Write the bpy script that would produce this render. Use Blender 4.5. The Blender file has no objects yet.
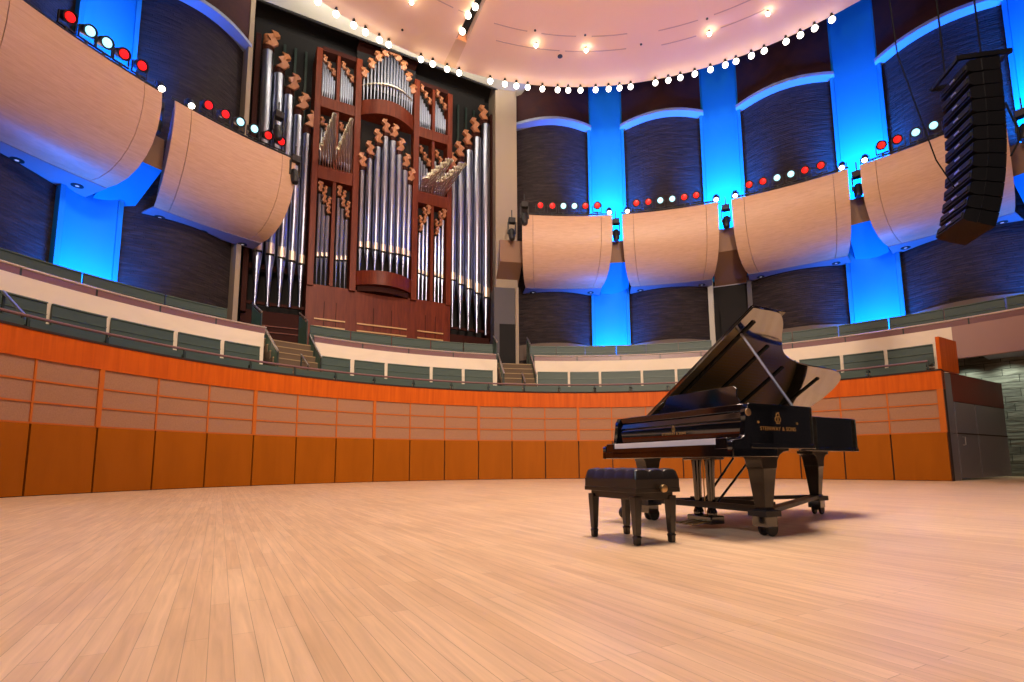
import bpy, math, random
from mathutils import Vector, Matrix
random.seed(7)
pi, sin, cos = math.pi, math.sin, math.cos
SC = bpy.context.scene
COL = SC.collection

# ------------------------------------------------------------------ camera
cam_d = bpy.data.cameras.new('camera'); cam = bpy.data.objects.new('camera', cam_d); COL.objects.link(cam)
FPX, TILT, ROLL, PPX, PPY, CAMZ = 526.38, 0.12189, -0.00561, 512.0, 398.98, 0.6
cam_d.sensor_width = 36; cam_d.sensor_fit = 'HORIZONTAL'
cam_d.lens = 36 * FPX / 1024
cam_d.shift_y = (PPY - 341) / 1024
cam_d.clip_end = 200
cam.matrix_world = Matrix.Translation((0, 0, CAMZ)) @ Matrix.Rotation(pi/2 + TILT, 4, 'X') @ Matrix.Rotation(-ROLL*-1, 4, 'Z')
SC.camera = cam
# ------------------------------------------------------------------ world, exposure
SC.view_settings.view_transform = 'Standard'; SC.view_settings.look = 'None'
SC.view_settings.exposure = 0.0; SC.view_settings.gamma = 1.0
SC.view_settings.use_curve_mapping = False
w = bpy.data.worlds.new('hall_ambience'); SC.world = w; w.use_nodes = True
w.node_tree.nodes['Background'].inputs[0].default_value = (0.80, 0.62, 0.62, 1)
w.node_tree.nodes['Background'].inputs[1].default_value = 0.045

# hall geometry: every curved wall is an arc about the stage centre C
C = Vector((2.96, 7.618, 0))
CAN = Vector((2.96, 8.45, 0))        # canopy centre
AX = -0.505                          # azimuth of the organ axis
def P(a, R, z=0.0, c=C): return Vector((c.x + R*sin(a), c.y + R*cos(a), z))

def lamp(kind, name, loc, target, power, color, **k):
    d = bpy.data.lights.new(name, kind); o = bpy.data.objects.new(name, d); COL.objects.link(o)
    o.location = loc; d.energy = power; d.color = color
    dv = Vector(target) - Vector(loc)
    o.rotation_euler = dv.to_track_quat('-Z', 'Y').to_euler()
    for kk, v in k.items(): setattr(d, kk, v)
    return o
WARM = (1.0, 0.70, 0.43)
# stage wash from the flown canopy
lamp('AREA', 'canopy_wash', (2.0, 5.0, 16.8), (2.0, 5.0, 0), 3050, (1.0, .81, .66), shape='DISK', size=5.0)
lamp('SPOT', 'piano_special', (-5.0, 9.0, 16.5), (1.9, 5.2, 0), 1500, (1, .78, .64), spot_size=0.55, spot_blend=.8, shadow_soft_size=.35)
lamp('SPOT', 'stage_special', (8.0, 12.0, 16.5), (3.2, 5.4, 0), 300, (1, .74, .66), spot_size=0.7, spot_blend=.8, shadow_soft_size=.35)
lamp('SPOT', 'piano_front_fill', (-8.0, -3.0, 12.0), (1.8, 5.2, .7), 3000, (.78, .84, 1.0), spot_size=.28, spot_blend=.8, shadow_soft_size=.3)  # added bluish spot, brightens the keys and gives the piano front a sheen
# front of house wash on organ, tiers and reflectors
lamp('SPOT', 'front_wash', (3.0, -7.0, 11.0), (1.8, 20.0, 8.0), 17500, (1.0, .79, .61), spot_size=1.28, spot_blend=1.0, shadow_soft_size=1.0)
lamp('SPOT', 'side_wash', (11.0, -2.0, 10.0), (-9.0, 14.0, 9.0), 2800, (1.0, .78, .62), spot_size=.9, spot_blend=1.0, shadow_soft_size=.8)
lamp('AREA', 'organ_soffit_fill', P(-.52, 12.6, 17.5), P(-.52, 13.4, 19.0), 1100, (1.0, .93, .78), shape='RECTANGLE', size=9.0, size_y=1.0, spread=2.3)  # added fill hidden above the canopy, brightens the organ soffit
# added warm fill spots, unseen, on a ring about the stage, brightening the canopy
for a_ in (-1.9, -1.2, -0.95, -0.02, .27, .58, .88, 1.5, 2.3, 3.1, -2.6):
    q = P(a_, 17.0, 12.2)
    lamp('SPOT', 'canopy_fill', q, (CAN.x + 9*sin(a_), CAN.y + 9*cos(a_), 17), 150 if abs(a_) < 1.3 else 1100, (1.0, .60, .46), spot_size=1.35, spot_blend=1.0, shadow_soft_size=.08)
for x_ in (-3.0, 8.5):
    lamp('SPOT', 'canopy_front_fill', (x_, -3.0, 1.0), (3.0, 14.5, 17.0), 6200, (1.0, .62, .42), spot_size=.95, spot_blend=1.0, shadow_soft_size=.3)  # added fill behind the camera, brightens the canopy underside
# blue floods on the pilasters: one from the tier floor, one from behind the reflectors
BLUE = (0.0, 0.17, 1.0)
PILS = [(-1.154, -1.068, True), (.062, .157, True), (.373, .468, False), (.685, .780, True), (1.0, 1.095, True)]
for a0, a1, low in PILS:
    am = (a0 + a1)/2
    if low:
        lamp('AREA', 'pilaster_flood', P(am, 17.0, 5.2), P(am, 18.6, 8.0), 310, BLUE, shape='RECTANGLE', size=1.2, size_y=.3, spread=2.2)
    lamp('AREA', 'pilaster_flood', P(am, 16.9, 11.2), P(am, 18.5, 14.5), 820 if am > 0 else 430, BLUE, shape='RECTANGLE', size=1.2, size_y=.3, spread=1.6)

# ------------------------------------------------------------------ materials
MATS = {}
def mat(name, col, rough=.5, metal=0, emit=None, strength=0, coat=0, spec=None):
    m = bpy.data.materials.new(name); m.use_nodes = True
    b = m.node_tree.nodes['Principled BSDF']
    b.inputs['Base Color'].default_value = (*col, 1); b.inputs['Roughness'].default_value = rough
    b.inputs['Metallic'].default_value = metal
    if coat: b.inputs['Coat Weight'].default_value = coat; b.inputs['Coat Roughness'].default_value = .05
    if spec is not None: b.inputs['Specular IOR Level'].default_value = spec
    if emit: b.inputs['Emission Color'].default_value = (*emit, 1); b.inputs['Emission Strength'].default_value = strength
    MATS[name] = m
    return m
def nodes(m):
    nt = m.node_tree; return nt, nt.nodes, nt.links, nt.nodes['Principled BSDF']
def grain(m, c1, c2, scale, dist=2.0, bump=0.0, detail=6, contrast=(.3, .7), coord='Object'):
    """streaky wood or mottle: noise stretched by scale=(x,y,z), mixed between two colours"""
    nt, N, L, b = nodes(m)
    tc = N.new('ShaderNodeTexCoord'); mp = N.new('ShaderNodeMapping'); mp.inputs['Scale'].default_value = scale
    nz = N.new('ShaderNodeTexNoise'); nz.inputs['Scale'].default_value = 1; nz.inputs['Detail'].default_value = detail; nz.inputs['Distortion'].default_value = dist
    mr = N.new('ShaderNodeMapRange'); mr.inputs['From Min'].default_value = contrast[0]; mr.inputs['From Max'].default_value = contrast[1]
    mx = N.new('ShaderNodeMix'); mx.data_type = 'RGBA'
    mx.inputs['A'].default_value = (*c1, 1); mx.inputs['B'].default_value = (*c2, 1)
    L.new(tc.outputs[coord], mp.inputs['Vector']); L.new(mp.outputs[0], nz.inputs['Vector'])
    L.new(nz.outputs[0], mr.inputs['Value']); L.new(mr.outputs[0], mx.inputs['Factor']); L.new(mx.outputs['Result'], b.inputs['Base Color'])
    if bump:
        bp = N.new('ShaderNodeBump'); bp.inputs['Strength'].default_value = bump; bp.inputs['Distance'].default_value = .02
        L.new(nz.outputs[0], bp.inputs['Height']); L.new(bp.outputs[0], b.inputs['Normal'])
    return m

def floor_material():
    m = mat('maple_planks', (.7, .5, .3), .38, spec=.3)
    nt, N, L, b = nodes(m)
    tc = N.new('ShaderNodeTexCoord'); mp = N.new('ShaderNodeMapping'); mp.inputs['Rotation'].default_value = (0, 0, pi/2 - (AX*-1) - pi + 0.0)
    br = N.new('ShaderNodeTexBrick'); br.offset = .37; br.squash = 1
    for k, v in {'Scale': 1.0, 'Mortar Size': .0011, 'Mortar Smooth': .3, 'Bias': 0.0, 'Brick Width': 1.35, 'Row Height': .072}.items(): br.inputs[k].default_value = v
    br.inputs['Color1'].default_value = (0, 0, 0, 1); br.inputs['Color2'].default_value = (1, 1, 1, 1); br.inputs['Mortar'].default_value = (.5, .5, .5, 1)
    L.new(tc.outputs['Object'], mp.inputs['Vector']); L.new(mp.outputs[0], br.inputs['Vector'])
    ramp = N.new('ShaderNodeValToRGB')
    ramp.color_ramp.elements[0].color = (.69, .46, .275, 1); ramp.color_ramp.elements[1].color = (.78, .545, .345, 1)
    L.new(br.outputs['Color'], ramp.inputs[0])
    mp2 = N.new('ShaderNodeMapping'); mp2.inputs['Scale'].default_value = (1.2, 22, 1)
    nz = N.new('ShaderNodeTexNoise'); nz.inputs['Scale'].default_value = 1.5; nz.inputs['Detail'].default_value = 8; nz.inputs['Distortion'].default_value = .6
    L.new(mp.outputs[0], mp2.inputs['Vector']); L.new(mp2.outputs[0], nz.inputs['Vector'])
    nz2 = N.new('ShaderNodeTexNoise'); nz2.inputs['Scale'].default_value = .9; nz2.inputs['Detail'].default_value = 4
    L.new(tc.outputs['Object'], nz2.inputs['Vector'])
    mr = N.new('ShaderNodeMapRange'); mr.inputs['From Min'].default_value = .3; mr.inputs['From Max'].default_value = .7; mr.inputs['To Min'].default_value = .86; mr.inputs['To Max'].default_value = 1.08
    L.new(nz.outputs[0], mr.inputs['Value'])
    mr2 = N.new('ShaderNodeMapRange'); mr2.inputs['From Min'].default_value = .3; mr2.inputs['From Max'].default_value = .7; mr2.inputs['To Min'].default_value = .92; mr2.inputs['To Max'].default_value = 1.05
    L.new(nz2.outputs[0], mr2.inputs['Value'])
    mu = N.new('ShaderNodeMath'); mu.operation = 'MULTIPLY'; L.new(mr.outputs[0], mu.inputs[0]); L.new(mr2.outputs[0], mu.inputs[1])
    gap = N.new('ShaderNodeMapRange'); gap.inputs['To Min'].default_value = 1; gap.inputs['To Max'].default_value = .52
    L.new(br.outputs['Fac'], gap.inputs['Value'])
    mu2 = N.new('ShaderNodeMath'); mu2.operation = 'MULTIPLY'; L.new(mu.outputs[0], mu2.inputs[0]); L.new(gap.outputs[0], mu2.inputs[1])
    hs = N.new('ShaderNodeVectorMath'); hs.operation = 'SCALE'; L.new(ramp.outputs[0], hs.inputs[0]); L.new(mu2.outputs[0], hs.inputs['Scale'])
    L.new(hs.outputs[0], b.inputs['Base Color'])
    rr = N.new('ShaderNodeMapRange'); rr.inputs['To Min'].default_value = .34; rr.inputs['To Max'].default_value = .5; L.new(nz2.outputs[0], rr.inputs['Value']); L.new(rr.outputs[0], b.inputs['Roughness'])
    bp = N.new('ShaderNodeBump'); bp.inputs['Strength'].default_value = .15; bp.inputs['Distance'].default_value = .004; bp.invert = True
    L.new(br.outputs['Fac'], bp.inputs['Height']); L.new(bp.outputs[0], b.inputs['Normal'])
    return m
M_floor = floor_material()

def brick_material(name, c1, c2, mortar, w_, h_, bump=.6, sc=1.0):
    """uses the UV map: u = length along the wall in metres, v = height"""
    m = mat(name, c1, .85)
    nt, N, L, b = nodes(m)
    tc = N.new('ShaderNodeTexCoord')
    br = N.new('ShaderNodeTexBrick'); br.offset = .43; br.squash = .7; br.squash_frequency = 3
    for k, v in {'Scale': sc, 'Mortar Size': .012, 'Mortar Smooth': .6, 'Bias': 0.0, 'Brick Width': w_, 'Row Height': h_}.items(): br.inputs[k].default_value = v
    br.inputs['Color1'].default_value = (*c1, 1); br.inputs['Color2'].default_value = (*c2, 1); br.inputs['Mortar'].default_value = (*mortar, 1)
    L.new(tc.outputs['UV'], br.inputs['Vector'])
    nz = N.new('ShaderNodeTexNoise'); nz.inputs['Scale'].default_value = 1.0; nz.inputs['Detail'].default_value = 8
    mp = N.new('ShaderNodeMapping'); mp.inputs['Scale'].default_value = (1.6, 9, 1); L.new(tc.outputs['UV'], mp.inputs['Vector']); L.new(mp.outputs[0], nz.inputs['Vector'])
    mr = N.new('ShaderNodeMapRange'); mr.inputs['From Min'].default_value = .3; mr.inputs['From Max'].default_value = .7; mr.inputs['To Min'].default_value = .55; mr.inputs['To Max'].default_value = 1.4
    L.new(nz.outputs[0], mr.inputs['Value'])
    vs = N.new('ShaderNodeVectorMath'); vs.operation = 'SCALE'; L.new(br.outputs['Color'], vs.inputs[0]); L.new(mr.outputs[0], vs.inputs['Scale']); L.new(vs.outputs[0], b.inputs['Base Color'])
    ad = N.new('ShaderNodeMath'); ad.operation = 'SUBTRACT'; L.new(nz.outputs[0], ad.inputs[0]); L.new(br.outputs['Fac'], ad.inputs[1])
    bp = N.new('ShaderNodeBump'); bp.inputs['Strength'].default_value = bump; bp.inputs['Distance'].default_value = .06
    L.new(ad.outputs[0], bp.inputs['Height']); L.new(bp.outputs[0], b.inputs['Normal'])
    return m
M_brick = brick_material('dark_split_brick', (.022, .0135, .015), (.041, .0255, .026), (.02, .015, .018), .55, .085, .9)
M_stone = brick_material('rough_stone_blocks', (.20, .20, .17), (.32, .32, .27), (.03, .035, .03), 1.1, .28, 1.0, 1.0)
M_maroon = grain(mat('maroon_plaster', (.05, .012, .014), .8), (.035, .010, .018), (.060, .016, .014), (.6, .6, 1.2))
M_white = mat('white_plaster', (.75, .75, .75), .6)
M_pilaster = mat('pilaster_blue_light_tint', (.018, .30, .62), .6, spec=.05)  # white surface with the blue of the flood light put into its colour
M_cream = grain(mat('cream_parapet', (.78, .62, .45), .6), (.82, .69, .53), (.88, .75, .58), (.5, .5, 1))
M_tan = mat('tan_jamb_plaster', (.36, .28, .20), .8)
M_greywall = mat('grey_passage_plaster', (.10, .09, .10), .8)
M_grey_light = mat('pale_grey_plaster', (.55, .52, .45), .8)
M_basetrim = mat('dull_stone_sill', (.17, .125, .10), .8)
M_dark = mat('near_black_void', (.012, .010, .010), .9)
M_canopy = mat('canopy_plaster', (.88, .61, .44), .75)
M_canopy_trim = mat('canopy_groove', (.55, .36, .30), .8)
M_canopy_wood = mat('canopy_infill', (.75, .48, .28), .6)
M_reflector = grain(mat('maple_veneer_reflector', (.6, .4, .25), .42), (.56, .33, .205), (.66, .41, .265), (2.2, 2.2, 26), 1.0)
M_reflback = mat('reflector_edge_wood', (.30, .17, .10), .6)
M_soffit = mat('taupe_soffit', (.26, .24, .30), .6)
M_ledge = mat('ledge_blue_light_tint', (.34, .40, .58), .6)  # pale ledge, blue flood light tinted into the colour
M_link = mat('brown_link_panel', (.25, .13, .075), .6)
M_veneer = grain(mat('cherry_veneer', (.5, .12, .02), .5, spec=.15), (.46, .075, .003), (.60, .112, .005), (9, 9, .6), .6)
M_trim = mat('cherry_trim', (.50, .125, .015), .5, spec=.2)
M_fabric = grain(mat('stretched_beige_fabric', (.36, .2, .12), .9, spec=.2), (.315, .16, .09), (.385, .20, .115), (40, 40, 40), 0)
M_base = grain(mat('amber_laminate_panel', (.3, .11, .01), .5, spec=.12), (.30, .082, .002), (.35, .097, .003), (3, 3, .5), .5)
M_gap = mat('dark_gap', (.03, .012, .006), .9)
M_bench = grain(mat('grey_green_bench_laminate', (.07, .10, .085), .5), (.040, .070, .056), (.058, .092, .074), (1.5, 1.5, 20), .3)
M_bench_cap = mat('bench_cap_strip', (.10, .14, .11), .4)
M_rail = mat('mauve_handrail', (.20, .10, .10), .35)
M_steel = mat('brushed_steel', (.62, .60, .60), .3, .9)
M_post = mat('dark_green_post', (.02, .035, .03), .5)
M_greenpanel = mat('green_rail_panel', (.06, .13, .09), .4)
M_stair = mat('carpeted_stair', (.13, .085, .05), .9)
M_stairnose = mat('oak_stair_nosing', (.36, .25, .12), .6)
M_mahog = grain(mat('mahogany_case', (.3, .06, .02), .45, spec=.25), (.11, .015, .005), (.18, .030, .009), (8, 8, .8), .8)
M_mahog_light = mat('pale_carved_moulding', (.60, .34, .14), .4)
M_mahog_dark = mat('dark_stained_case_wood', (.04, .010, .007), .75, spec=.15)
M_shade = mat('copper_toned_carving', (.40, .155, .07), .4)
M_pipe = mat('polished_tin', (.33, .35, .46), .29, 1.0)
M_pipe2 = mat('spotted_tin', (.80, .72, .62), .3, 1.0)
M_mouth = mat('pipe_mouth_plate', (.85, .70, .55), .35, .85)
M_brass = mat('trumpet_tin', (.93, .90, .80), .3, 1.0)
M_ebony = mat('black_polyester_lacquer', (.003, .003, .004), .07, coat=.3)
M_black = mat('matt_black_metal', (.012, .012, .013), .5)
M_ebony.node_tree.nodes['Principled BSDF'].inputs['IOR'].default_value = 1.9
M_leather = mat('black_tufted_leather', (.014, .011, .010), .30, spec=.6)
M_benchwood = mat('ebonised_bench_wood', (.014, .010, .008), .30)
M_ivory = mat('white_piano_key', (.85, .84, .88), .25)
M_gold = mat('gold_iron_plate', (.75, .50, .20), .35, .9)
M_goldleaf = mat('gilt_lettering', (.50, .30, .09), .45, .5)
M_brasspart = mat('aged_brass', (.60, .42, .20), .35, 1.0)
M_felt = mat('black_felt', (.006, .006, .006), .95)
M_red = mat('red_lens', (.5, .01, .01), .3, emit=(1, .01, .01), strength=1.1)
M_cyan = mat('cyan_white_lens', (.6, .9, 1), .3, emit=(.30, .84, 1.0), strength=1.3)
M_bulb = mat('warm_white_globe', (1, .95, .85), .3, emit=(1, .90, .74), strength=6.0)
M_spark = mat('bare_sparkle_bulb', (1, .95, .85), .3, emit=(1, .85, .62), strength=30)
M_lens = mat('downlight_lens', (.6, .6, .6), .2, emit=(1, .9, .8), strength=.3)
M_speaker = mat('black_speaker_cabinet', (.003, .003, .004), .3, spec=.25)
M_cable = mat('black_cable', (.002, .002, .002), .7, spec=.1)
M_satin = mat('satin_ebonised_wood', (.012, .008, .006), .28, spec=.45)
M_lid = mat('mirror_black_lid_lacquer', (.003, .003, .004), .06, coat=1.0)
M_lid.node_tree.nodes['Principled BSDF'].inputs['IOR'].default_value = 2.6
M_grille = mat('speaker_rib', (.008, .008, .009), .5, spec=.25)
M_doordark = mat('dark_stage_door', (.17, .145, .165), .35)
M_doormaroon = mat('maroon_stage_door', (.17, .028, .014), .5, spec=.2)
M_cream_shaded = mat('cream_parapet_shaded', (.36, .215, .185), .7)  # cream parapet's right end, its shade put into the colour

# ------------------------------------------------------------------ mesh builder
class MB:
    def __init__(s): s.v = []; s.f = []; s.uv = {}
    def add(s, vs, fs, uvs=None):
        b = len(s.v); s.v += [tuple(p) for p in vs]
        for i, f in enumerate(fs):
            if uvs: s.uv[len(s.f)] = uvs[i]
            s.f.append(tuple(b + k for k in f))
        return s
    def box(s, x0, x1, y0, y1, z0, z1):
        vs = [(x, y, z) for z in (z0, z1) for y in (y0, y1) for x in (x0, x1)]
        return s.add(vs, [(0, 2, 3, 1), (4, 5, 7, 6), (0, 1, 5, 4), (2, 6, 7, 3), (0, 4, 6, 2), (1, 3, 7, 5)])
    def obox(s, c, ax, ay, az):
        c, ax, ay, az = map(Vector, (c, ax, ay, az))
        vs = [c + i*ax + j*ay + k*az for k in (-.5, .5) for j in (-.5, .5) for i in (-.5, .5)]
        return s.add(vs, [(0, 2, 3, 1), (4, 5, 7, 6), (0, 1, 5, 4), (2, 6, 7, 3), (0, 4, 6, 2), (1, 3, 7, 5)])
    def bar(s, a, b, w_, h_, up=(0, 0, 1)):
        a, b = Vector(a), Vector(b); d = b - a; u = Vector(up)
        side = d.cross(u)
        if side.length < 1e-6: side = d.cross(Vector((1, 0, 0)))
        side.normalize(); u2 = side.cross(d).normalized()
        return s.obox((a+b)/2, d, side*w_, u2*h_)
    def prism(s, pts, z0, z1):
        n = len(pts)
        vs = [(x, y, z0) for x, y in pts] + [(x, y, z1) for x, y in pts]
        return s.add(vs, [tuple(range(n))[::-1], tuple(range(n, 2*n))] + [(i, (i+1) % n, n+(i+1) % n, n+i) for i in range(n)])
    def extr(s, pts, x0, x1):
        """profile in (y,z) extruded along x"""
        n = len(pts)
        vs = [(x0, y, z) for y, z in pts] + [(x1, y, z) for y, z in pts]
        return s.add(vs, [tuple(range(n)), tuple(range(n, 2*n))[::-1]] + [(i, n+i, n+(i+1) % n, (i+1) % n) for i in range(n)])
    def tube(s, path, r, n=8, caps=True):
        path = [Vector(p) for p in path]; m = len(path)
        rs = r if isinstance(r, (list, tuple)) else [r]*m
        base = len(s.v); ref = None
        for i, p in enumerate(path):
            d = (path[min(i+1, m-1)] - path[max(i-1, 0)]).normalized()
            if ref is None:
                ref = d.cross(Vector((0, 0, 1)));
                if ref.length < .05: ref = d.cross(Vector((1, 0, 0)))
            ref = (ref - d*ref.dot(d)).normalized(); o2 = d.cross(ref)
            for k in range(n):
                t = 2*pi*k/n; s.v.append(tuple(p + (ref*cos(t) + o2*sin(t))*rs[i]))
        for i in range(m-1):
            for k in range(n):
                k2 = (k+1) % n
                s.f.append((base+i*n+k, base+i*n+k2, base+(i+1)*n+k2, base+(i+1)*n+k))
        if caps:
            s.f.append(tuple(base+k for k in range(n))[::-1]); s.f.append(tuple(base+(m-1)*n+k for k in range(n)))
        return s
    def lathe(s, prof, c=(0, 0, 0), axis=(0, 0, 1), n=16):
        """prof: (radius, distance along axis)"""
        a = Vector(axis).normalized(); c = Vector(c)
        r1 = a.cross(Vector((0, 0, 1)))
        if r1.length < .05: r1 = a.cross(Vector((1, 0, 0)))
        r1.normalize(); r2 = a.cross(r1); base = len(s.v)
        for r, h in prof:
            for k in range(n):
                t = 2*pi*k/n; s.v.append(tuple(c + a*h + (r1*cos(t) + r2*sin(t))*max(r, 1e-4)))
        for i in range(len(prof)-1):
            for k in range(n):
                k2 = (k+1) % n; s.f.append((base+i*n+k, base+i*n+k2, base+(i+1)*n+k2, base+(i+1)*n+k))
        s.f.append(tuple(base+k for k in range(n))[::-1]); s.f.append(tuple(base+(len(prof)-1)*n+k for k in range(n)))
        return s
    def arc(s, prof, a0, a1, n, Rb=0.0, uv=False, bow=None):
        """closed profile [(R,z)..] swept about the local origin; local y = R cos a - Rb.  bow(t) shifts R."""
        m = len(prof); base = len(s.v)
        for i in range(n+1):
            t = i/n; a = a0 + (a1-a0)*t; b = bow(t) if bow else 0
            for R, z in prof: s.v.append(((R+b)*sin(a), (R+b)*cos(a) - Rb, z))
        for i in range(n):
            u0, u1 = (a0+(a1-a0)*i/n)*prof[0][0], (a0+(a1-a0)*(i+1)/n)*prof[0][0]
            for k in range(m):
                k2 = (k+1) % m
                if uv: s.uv[len(s.f)] = [(u0, prof[k][1]), (u0, prof[k2][1]), (u1, prof[k2][1]), (u1, prof[k][1])]
                s.f.append((base+i*m+k, base+i*m+k2, base+(i+1)*m+k2, base+(i+1)*m+k))
        s.f.append(tuple(base+k for k in range(m))[::-1]); s.f.append(tuple(base+n*m+k for k in range(m)))
        return s
    def mesh(s, name, m, smooth=35):
        me = bpy.data.meshes.new(name); me.from_pydata(s.v, [], s.f)
        if s.uv:
            ul = me.uv_layers.new(name='UVMap')
            for p in me.polygons:
                if p.index in s.uv:
                    for li, c in zip(p.loop_indices, s.uv[p.index]): ul.data[li].uv = c
        me.materials.append(m); me.validate()
        import bmesh
        bm = bmesh.new(); bm.from_mesh(me); bmesh.ops.recalc_face_normals(bm, faces=bm.faces); bm.to_mesh(me); bm.free()
        if smooth:
            me.polygons.foreach_set('use_smooth', [True]*len(me.polygons)); me.set_sharp_from_angle(angle=math.radians(smooth))
        return me
    def build(s, name, m, parent=None, loc=(0, 0, 0), rotz=0, bevel=0, smooth=35):
        o = bpy.data.objects.new(name, s.mesh(name, m, smooth)); COL.objects.link(o)
        o.location = loc; o.rotation_euler = (0, 0, rotz)
        if parent is not None: o.parent = parent
        if bevel:
            b = o.modifiers.new('edge', 'BEVEL'); b.width = bevel; b.segments = 2; b.limit_method = 'ANGLE'; b.angle_limit = .6
        return o

def tag(o, label=None, cat=None, group=None, kind=None):
    if label: o['label'] = label
    if cat: o['category'] = cat
    if group: o['group'] = group
    if kind: o['kind'] = kind
    return o
def thing(name, label, cat, loc=(0, 0, 0), rotz=0, group=None, scale=1):
    o = bpy.data.objects.new(name, None); COL.objects.link(o); o.empty_display_size = .2
    o.location = loc; o.rotation_euler = (0, 0, rotz); o.scale = (scale,)*3
    return tag(o, label, cat, group)
def struct_root(name, loc=(0, 0, 0), rotz=0):
    o = bpy.data.objects.new(name, None); COL.objects.link(o); o.location = loc; o.rotation_euler = (0, 0, rotz)
    o['kind'] = 'structure'; return o
def struct(name, mb, m, loc=(0, 0, 0), rotz=0, **k):
    return tag(mb.build(name, m, None, loc, rotz, **k), kind='structure')
def dup(root, loc, rotz, label=None, group=None):
    r = root.copy(); COL.objects.link(r); r.location = loc; r.rotation_euler = (0, 0, rotz)
    if label: r['label'] = label
    if group: r['group'] = group
    for ch in list(root.children):
        c = ch.copy(); COL.objects.link(c); c.parent = r
        for g in list(ch.children):
            d = g.copy(); COL.objects.link(d); d.parent = c
    return r
ORD = ['first', 'second', 'third', 'fourth', 'fifth', 'sixth', 'seventh', 'eighth', 'ninth', 'tenth', 'eleventh', 'twelfth', 'thirteenth']

# ------------------------------------------------------------------ stage floor, outer shell, high ceiling
f = MB(); f.add([(-22, -8, 0), (26, -8, 0), (26, 30, 0), (-22, 30, 0)], [(0, 1, 2, 3)])
struct('floor', f, M_floor)
struct('wall_outer_blocker', MB().arc([(19.6, 0), (19.6, 26), (19.9, 26), (19.9, 0)], -1.75, .62, 60), M_dark, loc=C)  # added dark shell, stops world light leaking in behind the bays
struct('ceiling_high', MB().lathe([(0.01, 0), (24, 0), (24, .3), (.01, .3)], n=64), M_dark, loc=(C.x, C.y, 26))

# ------------------------------------------------------------------ stage wall: base panels, fabric bays, cherry band
R0, A0, DA = 12.98, -1.34232, .10105
Z1, Z2, Z3 = 1.458, 2.772, 3.369
sw = struct_root('wall_stage', P(-.23, R0), 0)
org = Vector(sw.location)
def arcw(prof, a0, a1, n, name, m, parent=None, **k):
    """arc part given in world azimuths, parented under a root at its own place"""
    mb = MB().arc(prof, a0, a1, n); off = C - (Vector(parent.location) if parent else Vector((0, 0, 0)))
    mb.v = [(x+off.x, y+off.y, z+off.z) for x, y, z in mb.v]
    return mb.build(name, m, parent, **k)
AE = A0 + 22.09*DA
arcw([(R0+.10, 0), (R0+.10, Z3-.02), (R0+.32, Z3-.02), (R0+.32, 0)], A0-3*DA, AE, 70, 'backing', M_gap, sw)
arcw([(R0-.01, Z2), (R0-.01, Z3-.03), (R0+.34, Z3-.03), (R0+.34, Z2)], A0-3*DA, AE, 70, 'cherry_band', M_veneer, sw)
arcw([(R0-.03, Z3-.03), (R0-.03, Z3+.02), (R0+.5, Z3+.02), (R0+.5, Z3-.03)], A0-3*DA, AE, 70, 'cap_strip', M_gap, sw)
gv = .0016
for i in range(-2, 22):
    a0, a1 = A0 + i*DA, (A0 + (i+1)*DA if i < 21 else AE)
    arcw([(R0, .015), (R0, Z1-.01), (R0+.09, Z1-.01), (R0+.09, .015)], a0+gv, a1-gv, 4, 'base_panel', M_base, sw)
    arcw([(R0+.035, Z1+.01), (R0+.035, Z2), (R0+.10, Z2), (R0+.10, Z1+.01)], a0, a1, 4, 'fabric_panel', M_fabric, sw)
for z in (Z1+.012, Z1+(Z2-Z1)/3, Z1+2*(Z2-Z1)/3):
    arcw([(R0+.012, z-.018), (R0+.012, z+.018), (R0+.05, z+.018), (R0+.05, z-.018)], A0-3*DA, AE, 70, 'horizontal_trim', M_trim, sw)
for i in range(-2, 23):
    wd = .0040 if (i-1) % 3 == 0 else .0016
    pr = 0.0 if (i-1) % 3 == 0 else .015
    ai = A0+i*DA if i < 22 else AE-wd
    arcw([(R0-.012+pr, Z1), (R0-.012+pr, Z2), (R0+.05, Z2), (R0+.05, Z1)], ai-wd*(2 if i == 22 else 1), ai+wd, 1, 'vertical_trim', M_trim, sw)

# right end of the stage wall: veneered fin, side return, wing wall with two dark doors
ex, ey = P(AE, R0).x, P(AE, R0).y
dirW = Vector((.845, .534, 0)).normalized(); nW = Vector((dirW.y, -dirW.x, 0))
rw = struct_root('wall_right', P(AE, R0)); rz = math.atan2(dirW.y, dirW.x); rw.rotation_euler = (0, 0, rz)
MB().box(.03, 1.0, .10, .30, 0, Z1-.02).build('side_return', M_doordark, rw)
MB().box(.03, 1.0, .10, .30, Z1, Z3-.03).build('upper_return', M_doordark, rw)
MB().extr([(.02, Z3), (.02, 4.42), (.12, 4.42), (.12, Z3)], .16, 1.5).build('veneer_fin', M_veneer, rw)
MB().box(1.02, 5.6, .10, .3, 2.47, Z3).build('maroon_header', M_doormaroon, rw)
for x0, x1 in ((1.06, 2.75), (2.8, 5.55)):
    d = MB().box(x0, x1, .10, .22, .06, 2.45).build('door_leaf', M_doordark, rw)
    MB().box(x0, x1, .085, .10, Z1-.02, Z1+.02).build('door_seam', M_gap, d)
MB().tube([(1.4, .09, 1.1), (1.4, .02, 1.1), (1.4, .02, 1.35), (1.4, .09, 1.35)], .012).build('door_pull', M_steel, rw)
struct('wall_stone', MB().arc([(20.5, 0), (20.5, 6), (20.9, 6), (20.9, 0)], .6, 1.5, 40, uv=True), M_stone, loc=(C.x+.5, C.y, 0))
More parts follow.
